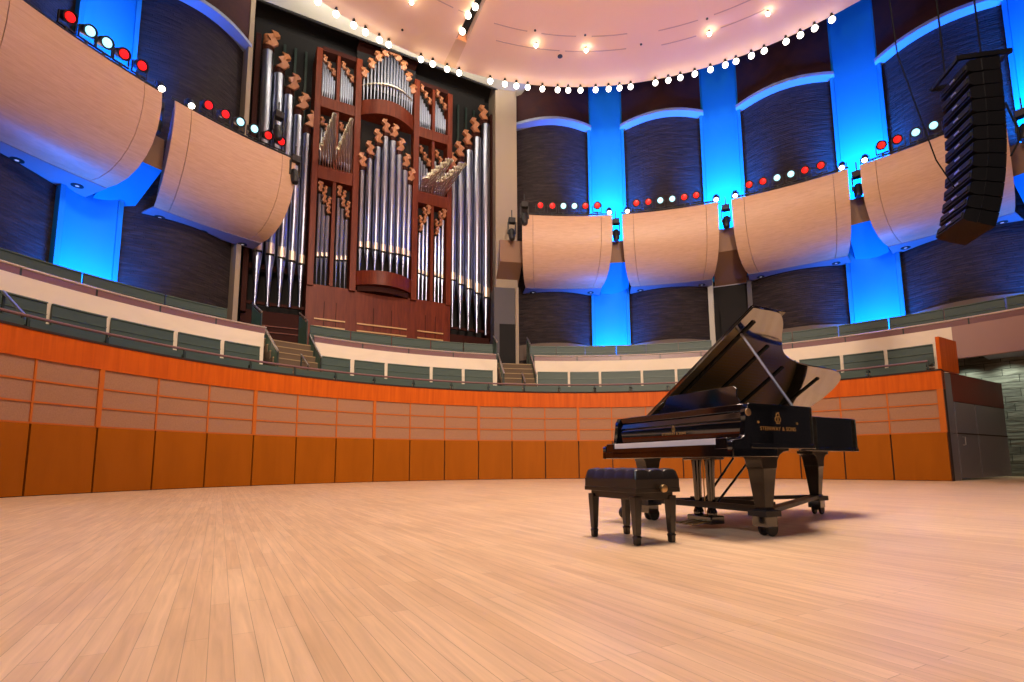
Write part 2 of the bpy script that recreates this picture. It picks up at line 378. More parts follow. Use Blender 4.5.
for a_ in (.84, .90, .96, 1.02):
    lamp('SPOT', 'wing_cove_light', (C.x+.5+19.9*sin(a_), C.y+19.9*cos(a_), 4.5), (C.x+.5+20.4*sin(a_), C.y+20.4*cos(a_), 2.5), 75, (.90, 1.0, .82), spot_size=2.2, spot_blend=1.0, shadow_soft_size=.05)

# ------------------------------------------------------------------ choir tier 1 and tier 2
struct('floor_tier', MB().arc([(R0+.34, Z3-.1), (R0+.34, Z3), (15.2, Z3), (15.2, Z3-.1)], -1.65, .882, 70), M_stair, loc=C)
struct('floor_upper_tier', MB().arc([(15.2, 4.75), (15.2, 4.9), (19.5, 4.9), (19.5, 4.75)], -1.65, 1.5, 70), M_stair, loc=C)
GAPL = (-.856, -.737); GAPR = (-.241, -.131)
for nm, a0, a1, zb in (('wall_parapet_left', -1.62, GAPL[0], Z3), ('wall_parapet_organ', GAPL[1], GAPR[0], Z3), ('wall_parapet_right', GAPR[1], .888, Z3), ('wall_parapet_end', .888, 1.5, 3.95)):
    struct(nm, MB().arc([(15.05, zb), (15.05, 5.03), (15.22, 5.03), (15.22, zb)], a0, a1, 40), M_cream_shaded if nm.endswith('end') else M_cream, loc=C)
struct('ceiling_wing_soffit', MB().arc([(15.22, 4.62), (15.22, 4.7), (21.5, 4.7), (21.5, 4.62)], .888, 1.5, 20), M_soffit, loc=C)

def rail_seg(a0, a1, R, z, zb, label, group, mpost, name='guard_rail', thick=.035, capped=None):
    am = (a0+a1)/2
    t = thing(name, label, 'railing', P(am, R, zb), -am, group)
    n = max(4, int((a1-a0)*24))
    pa = [(R*sin(a0-am+(a1-a0)*i/n), R*cos(a0-am+(a1-a0)*i/n) - R, z-zb) for i in range(n+1)]
    MB().tube(pa, thick, 8).build('handrail', M_rail if capped is None else capped, t)
    k = max(1, round((a1-a0)*R/1.55))
    for i in range(k+1):
        a = a0-am+(a1-a0)*i/k
        MB().box(-.02, .02, -.02, .02, 0, z-zb).build('post', mpost, t, loc=(R*sin(a), R*cos(a)-R, 0), rotz=-a)
    return t, am
# lower guard rail on the stage wall with low infill panels
cuts = [-1.45, -1.21, -.93, -.62, -.29, .03, .35, .62, .858]
for j in range(len(cuts)-1):
    a0, a1 = cuts[j], cuts[j+1]
    where = ['at the far left edge', 'above the left stage wall panels', 'just left of the left choir stair', 'just right of the left choir stair', 'in front of the right choir stair',
             'below the blue pilaster nearest the organ', 'behind the open piano lid', 'at the right end of the stage wall'][j]
    t, am = rail_seg(a0, a1, 13.6, 3.76, Z3+.02, 'mauve guard rail on stage wall, ' + where, 'guard rails on the stage wall', M_post)
    k = max(1, round((a1-a0)*13.6/1.55))
    for i in range(k):
        b0, b1 = a0-am+(a1-a0)*i/k, a0-am+(a1-a0)*(i+1)/k
        MB().arc([(13.62, .03), (13.62, .30), (13.65, .30), (13.65, .03)], b0+.004, b1-.004, 4, 13.6).build('infill_panel', M_bench, t)
# upper guard rail along the cream parapet
for j, (a0, a1, where) in enumerate([(-1.5, -1.17, 'at the far left, below the large left reflector'), (-1.17, -.848, 'left of the left choir stair'), (GAPL[1], -.49, 'below the left half of the organ'), (-.49, GAPR[0], 'below the right half of the organ'),
        (GAPR[1], .12, 'right of the right choir stair'), (.12, .45, 'between the blue pilaster and the piano lid'), (.45, .80, 'below the right blue pilaster'), (.80, 1.15, 'at the far right edge')]):
    t, am = rail_seg(a0, a1, 15.2, 5.28, 5.03, 'steel rail on cream parapet, ' + where, 'rails on the cream parapet', M_post, thick=.032, capped=M_steel)
    MB().arc([(15.19, .0), (15.19, .215), (15.215, .215), (15.215, .0)], a0-am, a1-am, 14, 15.2).build('rail_board', M_rail, t)

def choir_bench(a0, a1, R, zt, zb, seat, floor_z, label, group):
    am = (a0+a1)/2; h = (a1-a0)/2
    t = thing('choir_bench', label, 'bench', P(am, R, floor_z), -am, group)
    e = -.0012
    MB().arc([(R-.05, zb-floor_z), (R-.02, zt-floor_z), (R+.02, zt-floor_z), (R+.02, zb-floor_z)], -h+e, h-e, 6, R).build('back_rest', M_bench, t)
    MB().arc([(R-.055, zt-floor_z-.02), (R-.055, zt-floor_z+.012), (R+.022, zt-floor_z+.012), (R+.022, zt-floor_z-.02)], -h+e, h-e, 6, R).build('top_edge', M_bench_cap, t)
    MB().arc([(R-.058, zt-floor_z-.30), (R-.058, zt-floor_z-.28), (R-.03, zt-floor_z-.28), (R-.03, zt-floor_z-.30)], -h+e, h-e, 6, R).build('back_rib', M_bench_cap, t)
    MB().arc([(R-.50, seat-.05), (R-.50, seat), (R-.03, seat), (R-.03, seat-.05)], -h+e, h-e, 6, R).build('seat', M_bench, t)
    for s_ in (-1, 1):
        a = s_*(h-.02); MB().box(-.025, .025, -.42, -.02, 0, seat-.05).build('leg', M_post, t, loc=(R*sin(a), R*cos(a)-R, 0), rotz=-a)
    return t
B1 = [(-1.44, -1.352), (-1.345, -1.25), (-1.24, -1.16), (-1.15, -1.044), (-1.032, -.952), (-.94, -.868), (-.727, -.651), (-.637, -.561), (-.549, -.437), (-.425, -.346), (-.334, -.256),
      (-.122, -.037), (-.027, .053), (.063, .172), (.182, .266), (.276, .372), (.382, .472), (.482, .572), (.582, .669), (.679, .759), (.769, .852)]
def posname(j, n, zone):
    if n == 1: return zone
    if j == 0: return 'leftmost ' + zone
    if j == n-1: return 'rightmost ' + zone
    return ORD[j] + ' from the left ' + zone
zones = [(B1[:6], 'in lower row, left of left stair'), (B1[6:11], 'in lower row, between the stairs'), (B1[11:], 'in lower row, right of right stair')]
for lst, zn in zones:
    for j, (a0, a1) in enumerate(lst):
        choir_bench(a0, a1, 14.98, 4.52, 3.86, .45, Z3+.005, 'green choir bench, ' + posname(j, len(lst), zn), 'lower choir benches')
B2 = [(-1.44, -1.30), (-1.295, -1.155), (-1.15, -1.02), (-1.015, -.90)], [(-.715, -.62), (-.615, -.515), (-.51, -.41), (-.405, -.32), (-.315, -.232)], \
     [(-.134, -.056), (-.052, .026), (.030, .113), (.117, .195), (.199, .281), (.285, .368), (.468, .56), (.565, .66), (.665, .76), (.765, .86), (.865, .96), (.965, 1.06)]
zn2 = ['in upper row, left of organ', 'in upper row, before the organ', 'in upper row, right of organ']
for lst, zn in zip(B2, zn2):
    for j, (a0, a1) in enumerate(lst):
        choir_bench(a0, a1, 16.5, 6.0, 5.35, .47, 4.905, 'green choir bench, ' + posname(j, len(lst), zn), 'upper choir benches')

# choir stairs
for nm, (a0, a1), side in (('left', GAPL, 'left'), ('right', GAPR, 'right')):
    am = (a0+a1)/2; h = (a1-a0)/2-.003
    t = thing('choir_stair', 'carpeted %s choir stair climbing through cream parapet, %s the organ' % (side, 'left of' if side == 'left' else 'right of'), 'stair', P(am, 14.1, Z3), -am, None)
    for k in range(6):
        MB().arc([(13.95+.24*k, 0), (13.95+.24*k, .25*(k+1)), (15.6, .25*(k+1)), (15.6, 0)][:4], -h, h, 4, 14.1).build('step', M_stair, t)
        MB().arc([(13.93+.24*k, .25*(k+1)), (13.93+.24*k, .25*(k+1)+.03), (13.99+.24*k, .25*(k+1)+.03), (13.99+.24*k, .25*(k+1))], -h, h, 4, 14.1).build('nosing', M_stairnose, t)
    for s_, w_ in ((-1, 'left'), (1, 'right')):
        a = s_*(h-.004)
        r = thing('stair_rail', 'sloping steel handrail with green panels, %s side of the %s choir stair' % (w_, side), 'railing', P(am+a, 14.1, Z3+.3), -(am+a), None)
        MB().bar((0, .05, .62), (0, 1.25, 1.68), .05, .05).build('handrail', M_steel, r)
        MB().bar((0, 1.5, 2.25), (0, 2.3, 2.72), .05, .05).build('upper_handrail', M_steel, r)
        MB().extr([(.08, .0), (.08, .55), (1.22, 1.58), (1.22, .9)], -.015, .015).build('panel', M_greenpanel, r)
        MB().extr([(1.5, 1.25), (1.5, 2.15), (2.28, 2.60), (2.28, 1.25)], -.015, .015).build('upper_panel', M_greenpanel, r)
        for y0, zb_, zt_ in ((.08, -.3, .62), (.65, .1, 1.12), (1.22, .6, 1.62), (1.5, 1.2, 2.22), (2.28, 1.2, 2.68)):
            MB().box(-.022, .022, y0-.022, y0+.022, zb_, zt_).build('post', M_post, r)
    r = thing('stair_rail', 'short steel grab rail at the foot of the %s choir stair' % side, 'railing', P(am+.01, 13.9, Z3+.02), -(am+.01), None)
    MB().bar((0, -.1, .50), (0, .55, .98), .045, .045).build('handrail', M_steel, r)
    for y0, zt_ in ((-.05, .52), (.5, .94)): MB().box(-.02, .02, y0-.02, y0+.02, 0, zt_).build('post', M_post, r)
r = thing('stair_rail', 'steel stair handrail rising at the far left end of the lower choir row', 'railing', P(-1.30, 13.9, Z3+.02), 1.30, None)
MB().bar((-.3, .0, .45), (-.3, .75, 1.05), .05, .05).build('handrail', M_steel, r)
for y0, zt_ in ((.05, .47), (.7, .98)): MB().box(-.32, -.28, y0-.02, y0+.02, 0, zt_).build('post', M_post, r)

# ------------------------------------------------------------------ bowed brick bays, pilasters, ledges, maroon walls above
bow = lambda t: -.75*(1-(2*t-1)**2)
bays = [(-1.50, -1.154, 17.1), (-1.068, -.857, 17.15), (-.154, .062, 17.75), (.157, .373, 17.7), (.468, .685, 17.5), (.780, 1.0, 17.25), (1.095, 1.35, 17.0)]
for k, (a0, a1, zl) in enumerate(bays):
    struct('wall_brick', MB().arc([(18.15, 4.9), (18.15, zl), (18.6, zl), (18.6, 4.9)], a0, a1, 16, uv=True, bow=bow), M_brick, loc=C)
    struct('trim_ledge', MB().arc([(17.65, zl), (17.65, zl+.14), (18.6, zl+.14), (18.6, zl)], a0-.006, a1+.006, 16, bow=bow), M_ledge, loc=C)
    struct('wall_maroon', MB().arc([(17.72, zl+.14), (17.72, 25), (18.6, 25), (18.6, zl+.14)], a0, a1, 16, bow=bow), M_maroon, loc=C)
    if a0 > -.2 and a1 < 1.2:
        struct('trim_bay_base', MB().arc([(18.0, 5.6), (18.0, 6.36), (18.15, 6.40), (18.15, 5.6)], a0+.01, a1-.01, 16, bow=lambda t: bow(t)), M_basetrim, loc=C)
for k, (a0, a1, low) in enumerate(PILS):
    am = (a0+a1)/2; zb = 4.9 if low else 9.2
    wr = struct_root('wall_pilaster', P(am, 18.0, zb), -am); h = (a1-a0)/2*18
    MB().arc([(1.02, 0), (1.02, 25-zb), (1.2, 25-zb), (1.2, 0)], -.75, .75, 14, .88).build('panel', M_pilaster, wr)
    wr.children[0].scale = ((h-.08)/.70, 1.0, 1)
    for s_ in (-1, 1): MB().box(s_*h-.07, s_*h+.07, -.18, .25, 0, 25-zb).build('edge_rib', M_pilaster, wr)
# dark doorway below the third pilaster
wr = struct_root('wall_door_recess', P(.42, 18.0, 4.9), -.42)
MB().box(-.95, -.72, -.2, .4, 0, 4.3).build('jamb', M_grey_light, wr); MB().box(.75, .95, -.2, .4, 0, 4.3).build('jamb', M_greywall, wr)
MB().box(-.75, .78, .2, .4, 0, 4.3).build('back', M_dark, wr)
d1 = struct_root('door_1', P(.425, 17.95, 4.9), -.425)
MB().box(-.55, .55, 0, .08, 0, 2.9).build('leaf', M_dark, d1)
MB().box(-.40, -.36, -.05, 0, .9, 1.6).build('push_bar', M_steel, d1)

# walls beside the organ
struct('wall_organ_left', MB().arc([(17.6, 4.9), (17.6, 22), (19.2, 22), (19.2, 4.9)], -.862, -.852, 2), M_tan, loc=C)
struct('wall_organ_right', MB().arc([(17.3, 9.0), (17.3, 22), (19.3, 22), (19.3, 9.0)], -.216, -.154, 3), M_tan, loc=C)
struct('wall_passage', MB().arc([(17.2, 4.9), (17.2, 9.0), (19.3, 9.0), (19.3, 4.9)], -.222, -.154, 3), M_greywall, loc=C)
d2 = struct_root('door_2', P(-.185, 17.17, 4.9), .185)
MB().box(-.38, .38, -.02, .04, 0, 2.3).build('leaf', M_dark, d2)
struct('trim_passage', MB().arc([(17.05, 4.9), (17.05, 9.0), (17.3, 9.0), (17.3, 4.9)], -.163, -.154, 1), M_tan, loc=C)

# ------------------------------------------------------------------ curved timber reflectors
FACE = [(15.25, 11.80), (15.22, 11.4), (15.25, 11.0), (15.33, 10.6), (15.46, 10.2), (15.65, 9.85), (15.92, 9.5), (16.25, 9.22), (16.62, 9.04), (16.95, 8.97)]
def reflector(a0, a1, label):
    am = (a0+a1)/2; h = (a1-a0)/2; Rb = 16.0; zb = 8.95
    t = thing('acoustic_reflector', label, 'sound reflector', P(am, Rb, zb), -am, None)
    pr = [(R, z-zb) for R, z in FACE]
    back = [(R+.07, z-zb+.03) for R, z in FACE[::-1]]
    e = .033
    def tap(mb):      # the panels narrow towards their lower edge
        out = []
        for x, y, z in mb.v:
            R = math.hypot(x, y+Rb); a = math.atan2(x, y+Rb); a *= 1-.20*max(0, (R-15.22)/1.73)**1.15
            out.append((R*sin(a), R*cos(a)-Rb, z))
        mb.v = out; return mb
    tap(MB().arc(pr+back, -h+e, h-e, 14, Rb)).build('curved_face', M_reflector, t)
    for s_ in (-1, 1):
        b0, b1 = sorted((s_*h, s_*(h-e+.0012)))
        tap(MB().arc(pr+back, b0, b1, 2, Rb)).build('end_strip', M_reflector, t)
    tap(MB().arc([(R+.08, z-zb+.05) for R, z in FACE] + [(17.1, .2), (15.6, 2.8)], -h+.004, h-.004, 8, Rb)).build('core', M_reflback, t)
    so = 17.75 if -1 < am < -.8 else 18.4
    MB().arc([(16.95, .0), (16.95, .05), (so, .05), (so, .0)], -h*.80, h*.80, 8, Rb).build('soffit', M_soffit, t)
    for fr in (-.6, 0, .6):
        a = fr*h
        dl = MB().lathe([(.16, -.015), (.16, .0), (.11, .0), (.09, .04), (.01, .04)], (17.55*sin(a), 17.55*cos(a)-Rb, 0), (0, 0, 1), 16).build('downlight', M_black, t)
        MB().lathe([(.05, -.018), (.05, .01)], (17.55*sin(a), 17.55*cos(a)-Rb, 0), (0, 0, 1), 12).build('lamp', M_lens, dl)
    return t
REF = [(-1.365, -1.088, 'large curved maple reflector filling the top left corner'), (-1.063, -.798, 'curved maple reflector between the corner and the organ pipes'),
       (-.162, .108, 'curved maple reflector just right of the organ'), (.137, .406, 'curved maple reflector above and left of the piano lid'),
       (.441, .719, 'curved maple reflector directly above the piano'), (.745, 1.013, 'curved maple reflector behind the hanging speaker column')]
for a0, a1, lb in REF: reflector(a0, a1, lb)
struct('wall_reflector_return', MB().arc([(15.3, 8.97), (15.3, 11.75), (15.8, 11.75), (16.4, 8.97)], -1.66, -1.39, 8), M_reflector, loc=C)
for k, (a0, a1) in enumerate([(-1.40, -1.35), (-1.105, -1.045), (-.215, -.15), (.085, .16), (.385, .465), (.70, .765), (.995, 1.3)]):
    am = (a0+a1)/2
    r = struct_root('wall_reflector_link', P(am, 16.3, 8.95), -am)
    MB().arc([(16.3, 1.0), (16.3, 2.05), (16.5, 2.05), (16.5, 1.0)], a0-am, a1-am, 3, 16.3).build('beam', M_link, r)
    MB().arc([(16.3, 1.0), (18.3, .0), (18.3, .06), (16.35, 1.06)], a0-am, a1-am, 3, 16.3).build('sloped_soffit', M_link if .3 < am < .5 or -.3 < am < 0 else M_pilaster, r)  # flood light painted into the blue slopes, its absence into the middle brown one
    MB().arc([(18.2, .0), (18.2, .06), (18.45, .06), (18.45, .0)], a0-am-.03, a1-am+.03, 3, 16.3).build('edge_closer', M_soffit, r)

# ------------------------------------------------------------------ lighting bars and spotlights on the reflectors
def az_of(px, py, R):
    """azimuth at which the sight line through a measured photo point meets the cylinder of radius R"""
    ct, st = cos(TILT), sin(TILT); u, v = (px-PPX)/FPX, -(py-PPY)/FPX
    cr, sr = cos(ROLL), sin(ROLL)
    dx = u*cr - v*sr; k = u*sr + v*cr; dy = ct - k*st
    A_ = dx*dx+dy*dy; B_ = -2*(dx*C.x+dy*C.y); K_ = C.x**2+C.y**2-R*R
    t = (-B_+math.sqrt(B_*B_-4*A_*K_))/(2*A_)
    return math.atan2(t*dx-C.x, t*dy-C.y)
def par_spot(col, m):
    t = thing('stage_spotlight', 'x', 'spotlight', (0, 0, 0), 0, None)
    ax = Vector((0, -.90, -.43)).normalized(); c = Vector((0, 0, .42))
    MB().lathe([(.07, .26), (.12, .22), (.14, .12), (.155, -.05), (.17, -.12), (.175, -.16), (.16, -.16), (.15, -.10)][::-1], c, -ax, 18).build('housing', M_black, t)
    MB().lathe([(.125, .135), (.11, .155), (.06, .165), (.01, .167)], c, ax, 18).build('lens', m, t)
    y = MB(); y.box(-.21, -.19, -.03, .03, .1, .45); y.box(.19, .21, -.03, .03, .1, .45); y.box(-.21, .21, -.03, .03, .08, .11); y.box(-.03, .03, -.03, .03, -.05, .1)
    y.build('yoke', M_black, t)
    return t
spots = [
 ('top left reflector', 0, [(68, 11, 'r'), (88, 27, 'c'), (105, 39, 'c'), (122, 51, 'r'), (140, 64, 'r')]),
 ('reflector left of organ', 1, [(207, 104, 'r'), (224, 113, 'r'), (239, 120, 'c'), (253, 128, 'c'), (267, 134, 'r'), (280, 141, 'r')]),
 ('reflector right of organ', 2, [(540, 202, 'r'), (552, 202, 'r'), (563, 202, 'c'), (574, 202, 'c'), (585, 202, 'r'), (597, 202, 'r')]),
 ('reflector left of piano lid', 3, [(636, 199, 'r'), (648, 197, 'r'), (660, 197, 'c'), (672, 195, 'c'), (684, 194, 'r'), (696, 192, 'r')]),
 ('reflector directly above piano', 4, [(749, 181, 'r'), (763, 179, 'r'), (777, 174.5, 'c'), (791, 172.5, 'c'), (805, 168, 'r'), (821, 163.5, 'r')]),
 ('reflector behind speaker column', 5, [(882, 145, 'r'), (898, 139.5, 'r'), (916.5, 133, 'c'), (934.5, 127, 'c'), (953, 120, 'r')])]
proto = {'r': par_spot('r', M_red), 'c': par_spot('c', M_cyan)}; used = set()
RS, ZS = 15.5, 12.42
for where, ri, lst in spots:
    for j, (x, y, cc) in enumerate(lst):
        a = az_of(x, y, RS); o = proto[cc]
        nm = {'r': 'red', 'c': 'cyan white'}[cc]
        lb = '%s stage spotlight, %s in row on %s' % (nm, ['leftmost', 'second from left', 'third from left', 'fourth from left', 'fifth from left', 'sixth and rightmost'][j], where)
        loc = P(a, RS, ZS-.42)
        if cc in used: dup(o, loc, -a, lb, nm + ' stage spotlights')
        else: o.location = loc; o.rotation_euler = (0, 0, -a); o['label'] = lb; o['group'] = nm + ' stage spotlights'; used.add(cc)
    a0, a1, _ = REF[ri]; am = (a0+a1)/2
    t = thing('lighting_bar', 'black pipe lighting bar along the top of ' + where, 'lighting bar', P(am, RS, 11.8), -am, 'lighting bars on the reflectors')
    n = 12
    MB().tube([(RS*sin(a0-am+(a1-a0)*i/n), RS*cos(a0-am+(a1-a0)*i/n)-RS, .20) for i in range(n+1)], .035, 8).build('pipe', M_black, t)
    for i in range(5):
        a = (a0-am)+(a1-a0)*(i+.5)/5
        MB().tube([(RS*sin(a), RS*cos(a)-RS, -.03), (RS*sin(a), RS*cos(a)-RS, .20)], .02, 6).build('stand_off', M_black, t)
# small white spots at the panel ends, black moving heads hanging in the gaps
def small_spot():
    t = thing('white_spotlight', 'x', 'spotlight', (0, 0, 0), 0, None)
    ax = Vector((0, -.6, -.8)).normalized()
    MB().lathe([(.13, -.18), (.12, -.14), (.12, .05), (.07, .18)][::-1], (0, 0, .35), -ax, 14).build('housing', M_black, t)
    MB().lathe([(.115, .155), (.09, .19), (.01, .20)], (0, 0, .35), ax, 14).build('lens', M_bulb, t)
    y = MB(); y.box(-.16, -.14, -.02, .02, .05, .4); y.box(.14, .16, -.02, .02, .05, .4); y.box(-.16, .16, -.02, .02, .03, .06); y.build('yoke', M_black, t)
    return t
ss = small_spot(); first = True
for x, y, lb in [(160, 87, 'at the right end of the large top left reflector'), (190, 104, 'at the left end of the reflector beside the organ pipes'), (609, 207, 'left of the gap above the blue pilaster nearest the organ'), (627, 206, 'right of the gap above the blue pilaster nearest the organ'),
                 (716, 196, 'left of the gap above the middle blue pilaster'), (735, 192, 'right of the gap above the middle blue pilaster'), (842, 166, 'left of the gap above the right blue pilaster'), (865, 160, 'right of the gap above the right blue pilaster')]:
    a = az_of(x, y, 15.4); loc = P(a, 15.4, 11.75); L_ = 'small white spotlight ' + lb
    if first: ss.location = loc; ss.rotation_euler = (0, 0, -a); ss['label'] = L_; ss['group'] = 'small white spotlights'; first = False
    else: dup(ss, loc, -a, L_, 'small white spotlights')
def mover():
    t = thing('moving_head_light', 'x', 'stage light', (0, 0, 0), 0, None)
    MB().box(-.16, .16, -.14, .14, -.25, 0).build('base', M_black, t, bevel=.02)
    a = MB(); a.box(-.20, -.15, -.05, .05, -.75, -.2); a.box(.15, .20, -.05, .05, -.75, -.2); a.build('arm', M_black, t)
    MB().lathe([(.10, -.28), (.15, -.2), (.15, .1), (.13, .26), (.10, .30)], (0, 0, -.78), (0, -.3, -1), 16).build('head', M_black, t)
    MB().box(-.02, .02, -.02, .02, 0, .4).build('hanger', M_black, t)
    return t
mv = mover(); first = True
for a, lb in [(-1.075, 'in the gap between the two left reflectors'), (.122, 'in the gap above the blue pilaster nearest the organ'), (.424, 'in the gap above the middle blue pilaster'), (.732, 'in the gap above the right blue pilaster'), (1.029, 'behind the hanging speaker column'), (-.185, 'at the left end of the reflector beside the organ')]:
    L_ = 'black moving head light hanging ' + lb; loc = P(a, 15.9, 11.9)
    if first: mv.location = loc; mv.rotation_euler = (0, 0, -a); mv['label'] = L_; mv['group'] = 'moving head lights'; first = False
    else: dup(mv, loc, -a, L_, 'moving head lights')
for a, zz, lb in [(-.80, 11.9, 'at the right end of the reflector beside the organ pipes'), (-.845, 13.3, 'standing above the bar beside the organ pipes'), (-.155, 12.35, 'at the left end of the bar just right of the organ')]:
    dup(mv, P(a, 15.2, zz), -a, 'black moving head light ' + lb, 'moving head lights')

# ------------------------------------------------------------------ flown canopy with slot, grooves, rim lamps
cr_ = struct_root('ceiling_canopy', (CAN.x, CAN.y, 17))
rs = [0.01, 3, 6, 9.0, 9.25, 11.32, 12.85]; n = 120
sa0, sa1 = -.462, -.424
azs = sorted(set([i*2*pi/n - pi for i in range(n+1)] + [sa0, sa1]))
mb = MB()
for i in range(len(azs)-1):
    a0, a1 = azs[i], azs[i+1]
    for j in range(len(rs)-1):
        if a0 >= sa0-1e-6 and a1 <= sa1+1e-6 and rs[j] >= 3 and rs[j+1] <= 11.33: continue
        mb.add([(rs[j]*sin(a0), rs[j]*cos(a0), 0), (rs[j+1]*sin(a0), rs[j+1]*cos(a0), 0), (rs[j+1]*sin(a1), rs[j+1]*cos(a1), 0), (rs[j]*sin(a1), rs[j]*cos(a1), 0)], [(0, 1, 2, 3)])
    mb.add([(12.85*sin(a0), 12.85*cos(a0), 0), (12.85*sin(a1), 12.85*cos(a1), 0), (12.85*sin(a1), 12.85*cos(a1), .35), (12.85*sin(a0), 12.85*cos(a0), .35)], [(0, 1, 2, 3)])
    mb.add([(.01*sin(a0), .01*cos(a0), .35), (12.85*sin(a0), 12.85*cos(a0), .35), (12.85*sin(a1), 12.85*cos(a1), .35), (.01*sin(a1), .01*cos(a1), .35)], [(0, 1, 2, 3)])
mb.build('disc', M_canopy, cr_)
MB().arc([(3, .01), (3, .33), (11.32, .33), (11.32, .01)], sa0, sa0+.002, 1).build('slot_side', M_dark, cr_)
MB().arc([(3, .01), (3, .33), (11.32, .33), (11.32, .01)], sa1-.002, sa1, 1).build('slot_side', M_canopy_trim, cr_)
MB().arc([(3, .30), (3, .33), (11.32, .33), (11.32, .30)], sa0, sa1, 2).build('slot_back', M_dark, cr_)
MB().arc([(11.32, -.02), (11.32, .0), (12.8, .0), (12.8, -.02)], sa0, sa1, 2).build('slot_infill', M_canopy_wood, cr_)
for R, segs in ((10.05, [(-.50, -.46), (-.36, -.23), (-.175, -.04), (.02, .155), (.27, .41), (.465, .60), (-.80, -.68), (-.64, -.52)]), (10.8, [(-.33, -.09), (-.07, .155), (.28, .40), (.48, .62)])):
    for a0, a1 in segs:
        q0 = R + (.12 if a0 > .2 else 0)
        MB().arc([(q0, -.012), (q0, .0), (q0+.045, .0), (q0+.045, -.012)], a0, a1, 8).build('groove', M_canopy_trim, cr_)
for a, R in ((-.628, 12.0), (-.084, 11.1), (.208, 10.7), (-.202, 9.97), (-.006, 10.0), (.441, 10.26)):
    MB().lathe([(.10 if R == 11.1 else .045, -.03), (.10 if R == 11.1 else .045, 0)], (R*sin(a), R*cos(a), 0), n=12).build('ceiling_rose', M_black, cr_)
def lampball(name, r, m, label):
    t = thing(name, label, 'lamp', (0, 0, 0), 0, None)
    MB().lathe([(r*.0, r)] + [(r*sin(pi*k/10), r*cos(pi*k/10)) for k in range(1, 10)] + [(0, -r)], n=16).build('globe', m, t)
    MB().lathe([(.5*r, .8*r), (.6*r, 1.2*r), (.35*r, 2.2*r)], n=12).build('socket', M_black, t)
    return t
bul = lampball('rim_lamp', .115, M_bulb, 'x')
px = [(314.6, 5), (333.6, 17), (351.7, 28), (363, 35.5), (378.8, 40.6), (387, 47.2), (420.5, 60.2), (432.7, 64), (447.4, 68.6), (459.3, 72.6), (490.5, 80.5), (505.3, 82.8), (516.6, 85.2), (527.9, 86.9), (542.8, 87.4), (557.8, 89.4), (568.5, 88.9), (580.8, 88.6),
      (595.7, 89.6), (608.7, 88.6), (619.7, 86.2), (630.7, 85.9), (655.4, 81), (668.3, 78.5), (680.3, 76.4), (694.7, 72.9), (710.4, 68.6), (725.3, 64.6), (736, 61.2), (751.5, 56.3), (764.6, 52.3), (786.4, 42.6), (800.5, 35.5), (815, 29), (832.5, 20.8)]
def on_plane(px_, py_, z):
    ct, st = cos(TILT), sin(TILT); u, v = (px_-PPX)/FPX, -(py_-PPY)/FPX
    cr, sr = cos(ROLL), sin(ROLL); dx = u*cr - v*sr; k = u*sr + v*cr
    dy = ct - k*st; dz = st + k*ct; t = (z-CAMZ)/dz
    return Vector((t*dx, t*dy, z))
zonef = lambda x: 'over the organ' if x < 485 else ('between the organ and the first blue pilaster' if x < 590 else ('across the first blue pilaster' if x < 622 else ('between the first and second blue pilasters' if x < 697 else ('across the second blue pilaster' if x < 733 else 'between the second and third blue pilasters'))))
cnt = {}; tot = {}
for x, y in px: tot[zonef(x)] = tot.get(zonef(x), 0)+1
first = True
for x, y in px:
    z_ = zonef(x); j = cnt.get(z_, 0); cnt[z_] = j+1
    q = on_plane(x, y, 16.72); q -= CAN; q = Vector((q.x, q.y, 0)).normalized()*12.68 + CAN; q.z = 16.72
    w_ = 'leftmost' if j == 0 else ('rightmost' if j == tot[z_]-1 else ORD[j] + ' from left')
    L_ = 'white rim lamp, %s of those %s' % (w_, z_)
    if first: bul.location = q; bul['label'] = L_; bul['group'] = 'canopy rim lamps'; first = False
    else: dup(bul, q, 0, L_, 'canopy rim lamps')
for j, (x, y) in enumerate([(475.3, 6.9), (468.2, 15.5), (462.4, 31.5)]):
    q = on_plane(x, y, 16.9); dup(bul, q, 0, 'white lamp in the dark canopy slot, ' + ['nearest the picture top', 'middle of the three', 'lowest of the three'][j], 'canopy slot lamps')
sp = lampball('sparkle_lamp', .07, M_spark, 'x'); first = True
for j, (x, y) in enumerate([(411.6, 2.5), (536, 45.8), (586.2, 50.7), (709.3, 34), (768, 14)]):
    q = on_plane(x, y, 16.84)
    L_ = 'small sparkling bulb on pink canopy, ' + ['left of the dark slot', 'nearest right of the dark slot', 'middle one above the first blue pilaster', 'above the second blue pilaster', 'nearest the right canopy edge'][j]
    if first: sp.location = q; sp['label'] = L_; sp['group'] = 'sparkle bulbs on the canopy'; first = False
    else: dup(sp, q, 0, L_, 'sparkle bulbs on the canopy')

# ------------------------------------------------------------------ pipe organ (local x along the facade, y away from the stage, z up)
OR = P(AX, 17.3) + Vector((cos(AX), -sin(AX), 0))*(-.31)
OR.z = 4.9
og = thing('pipe_organ', 'large pipe organ with tin pipes in a mahogany case between the brick walls', 'organ', OR, -AX)
Z = lambda z: z - 4.9
def opart(mb, name, m, par=None, **k): return mb.build(name, m, par or og, **k)
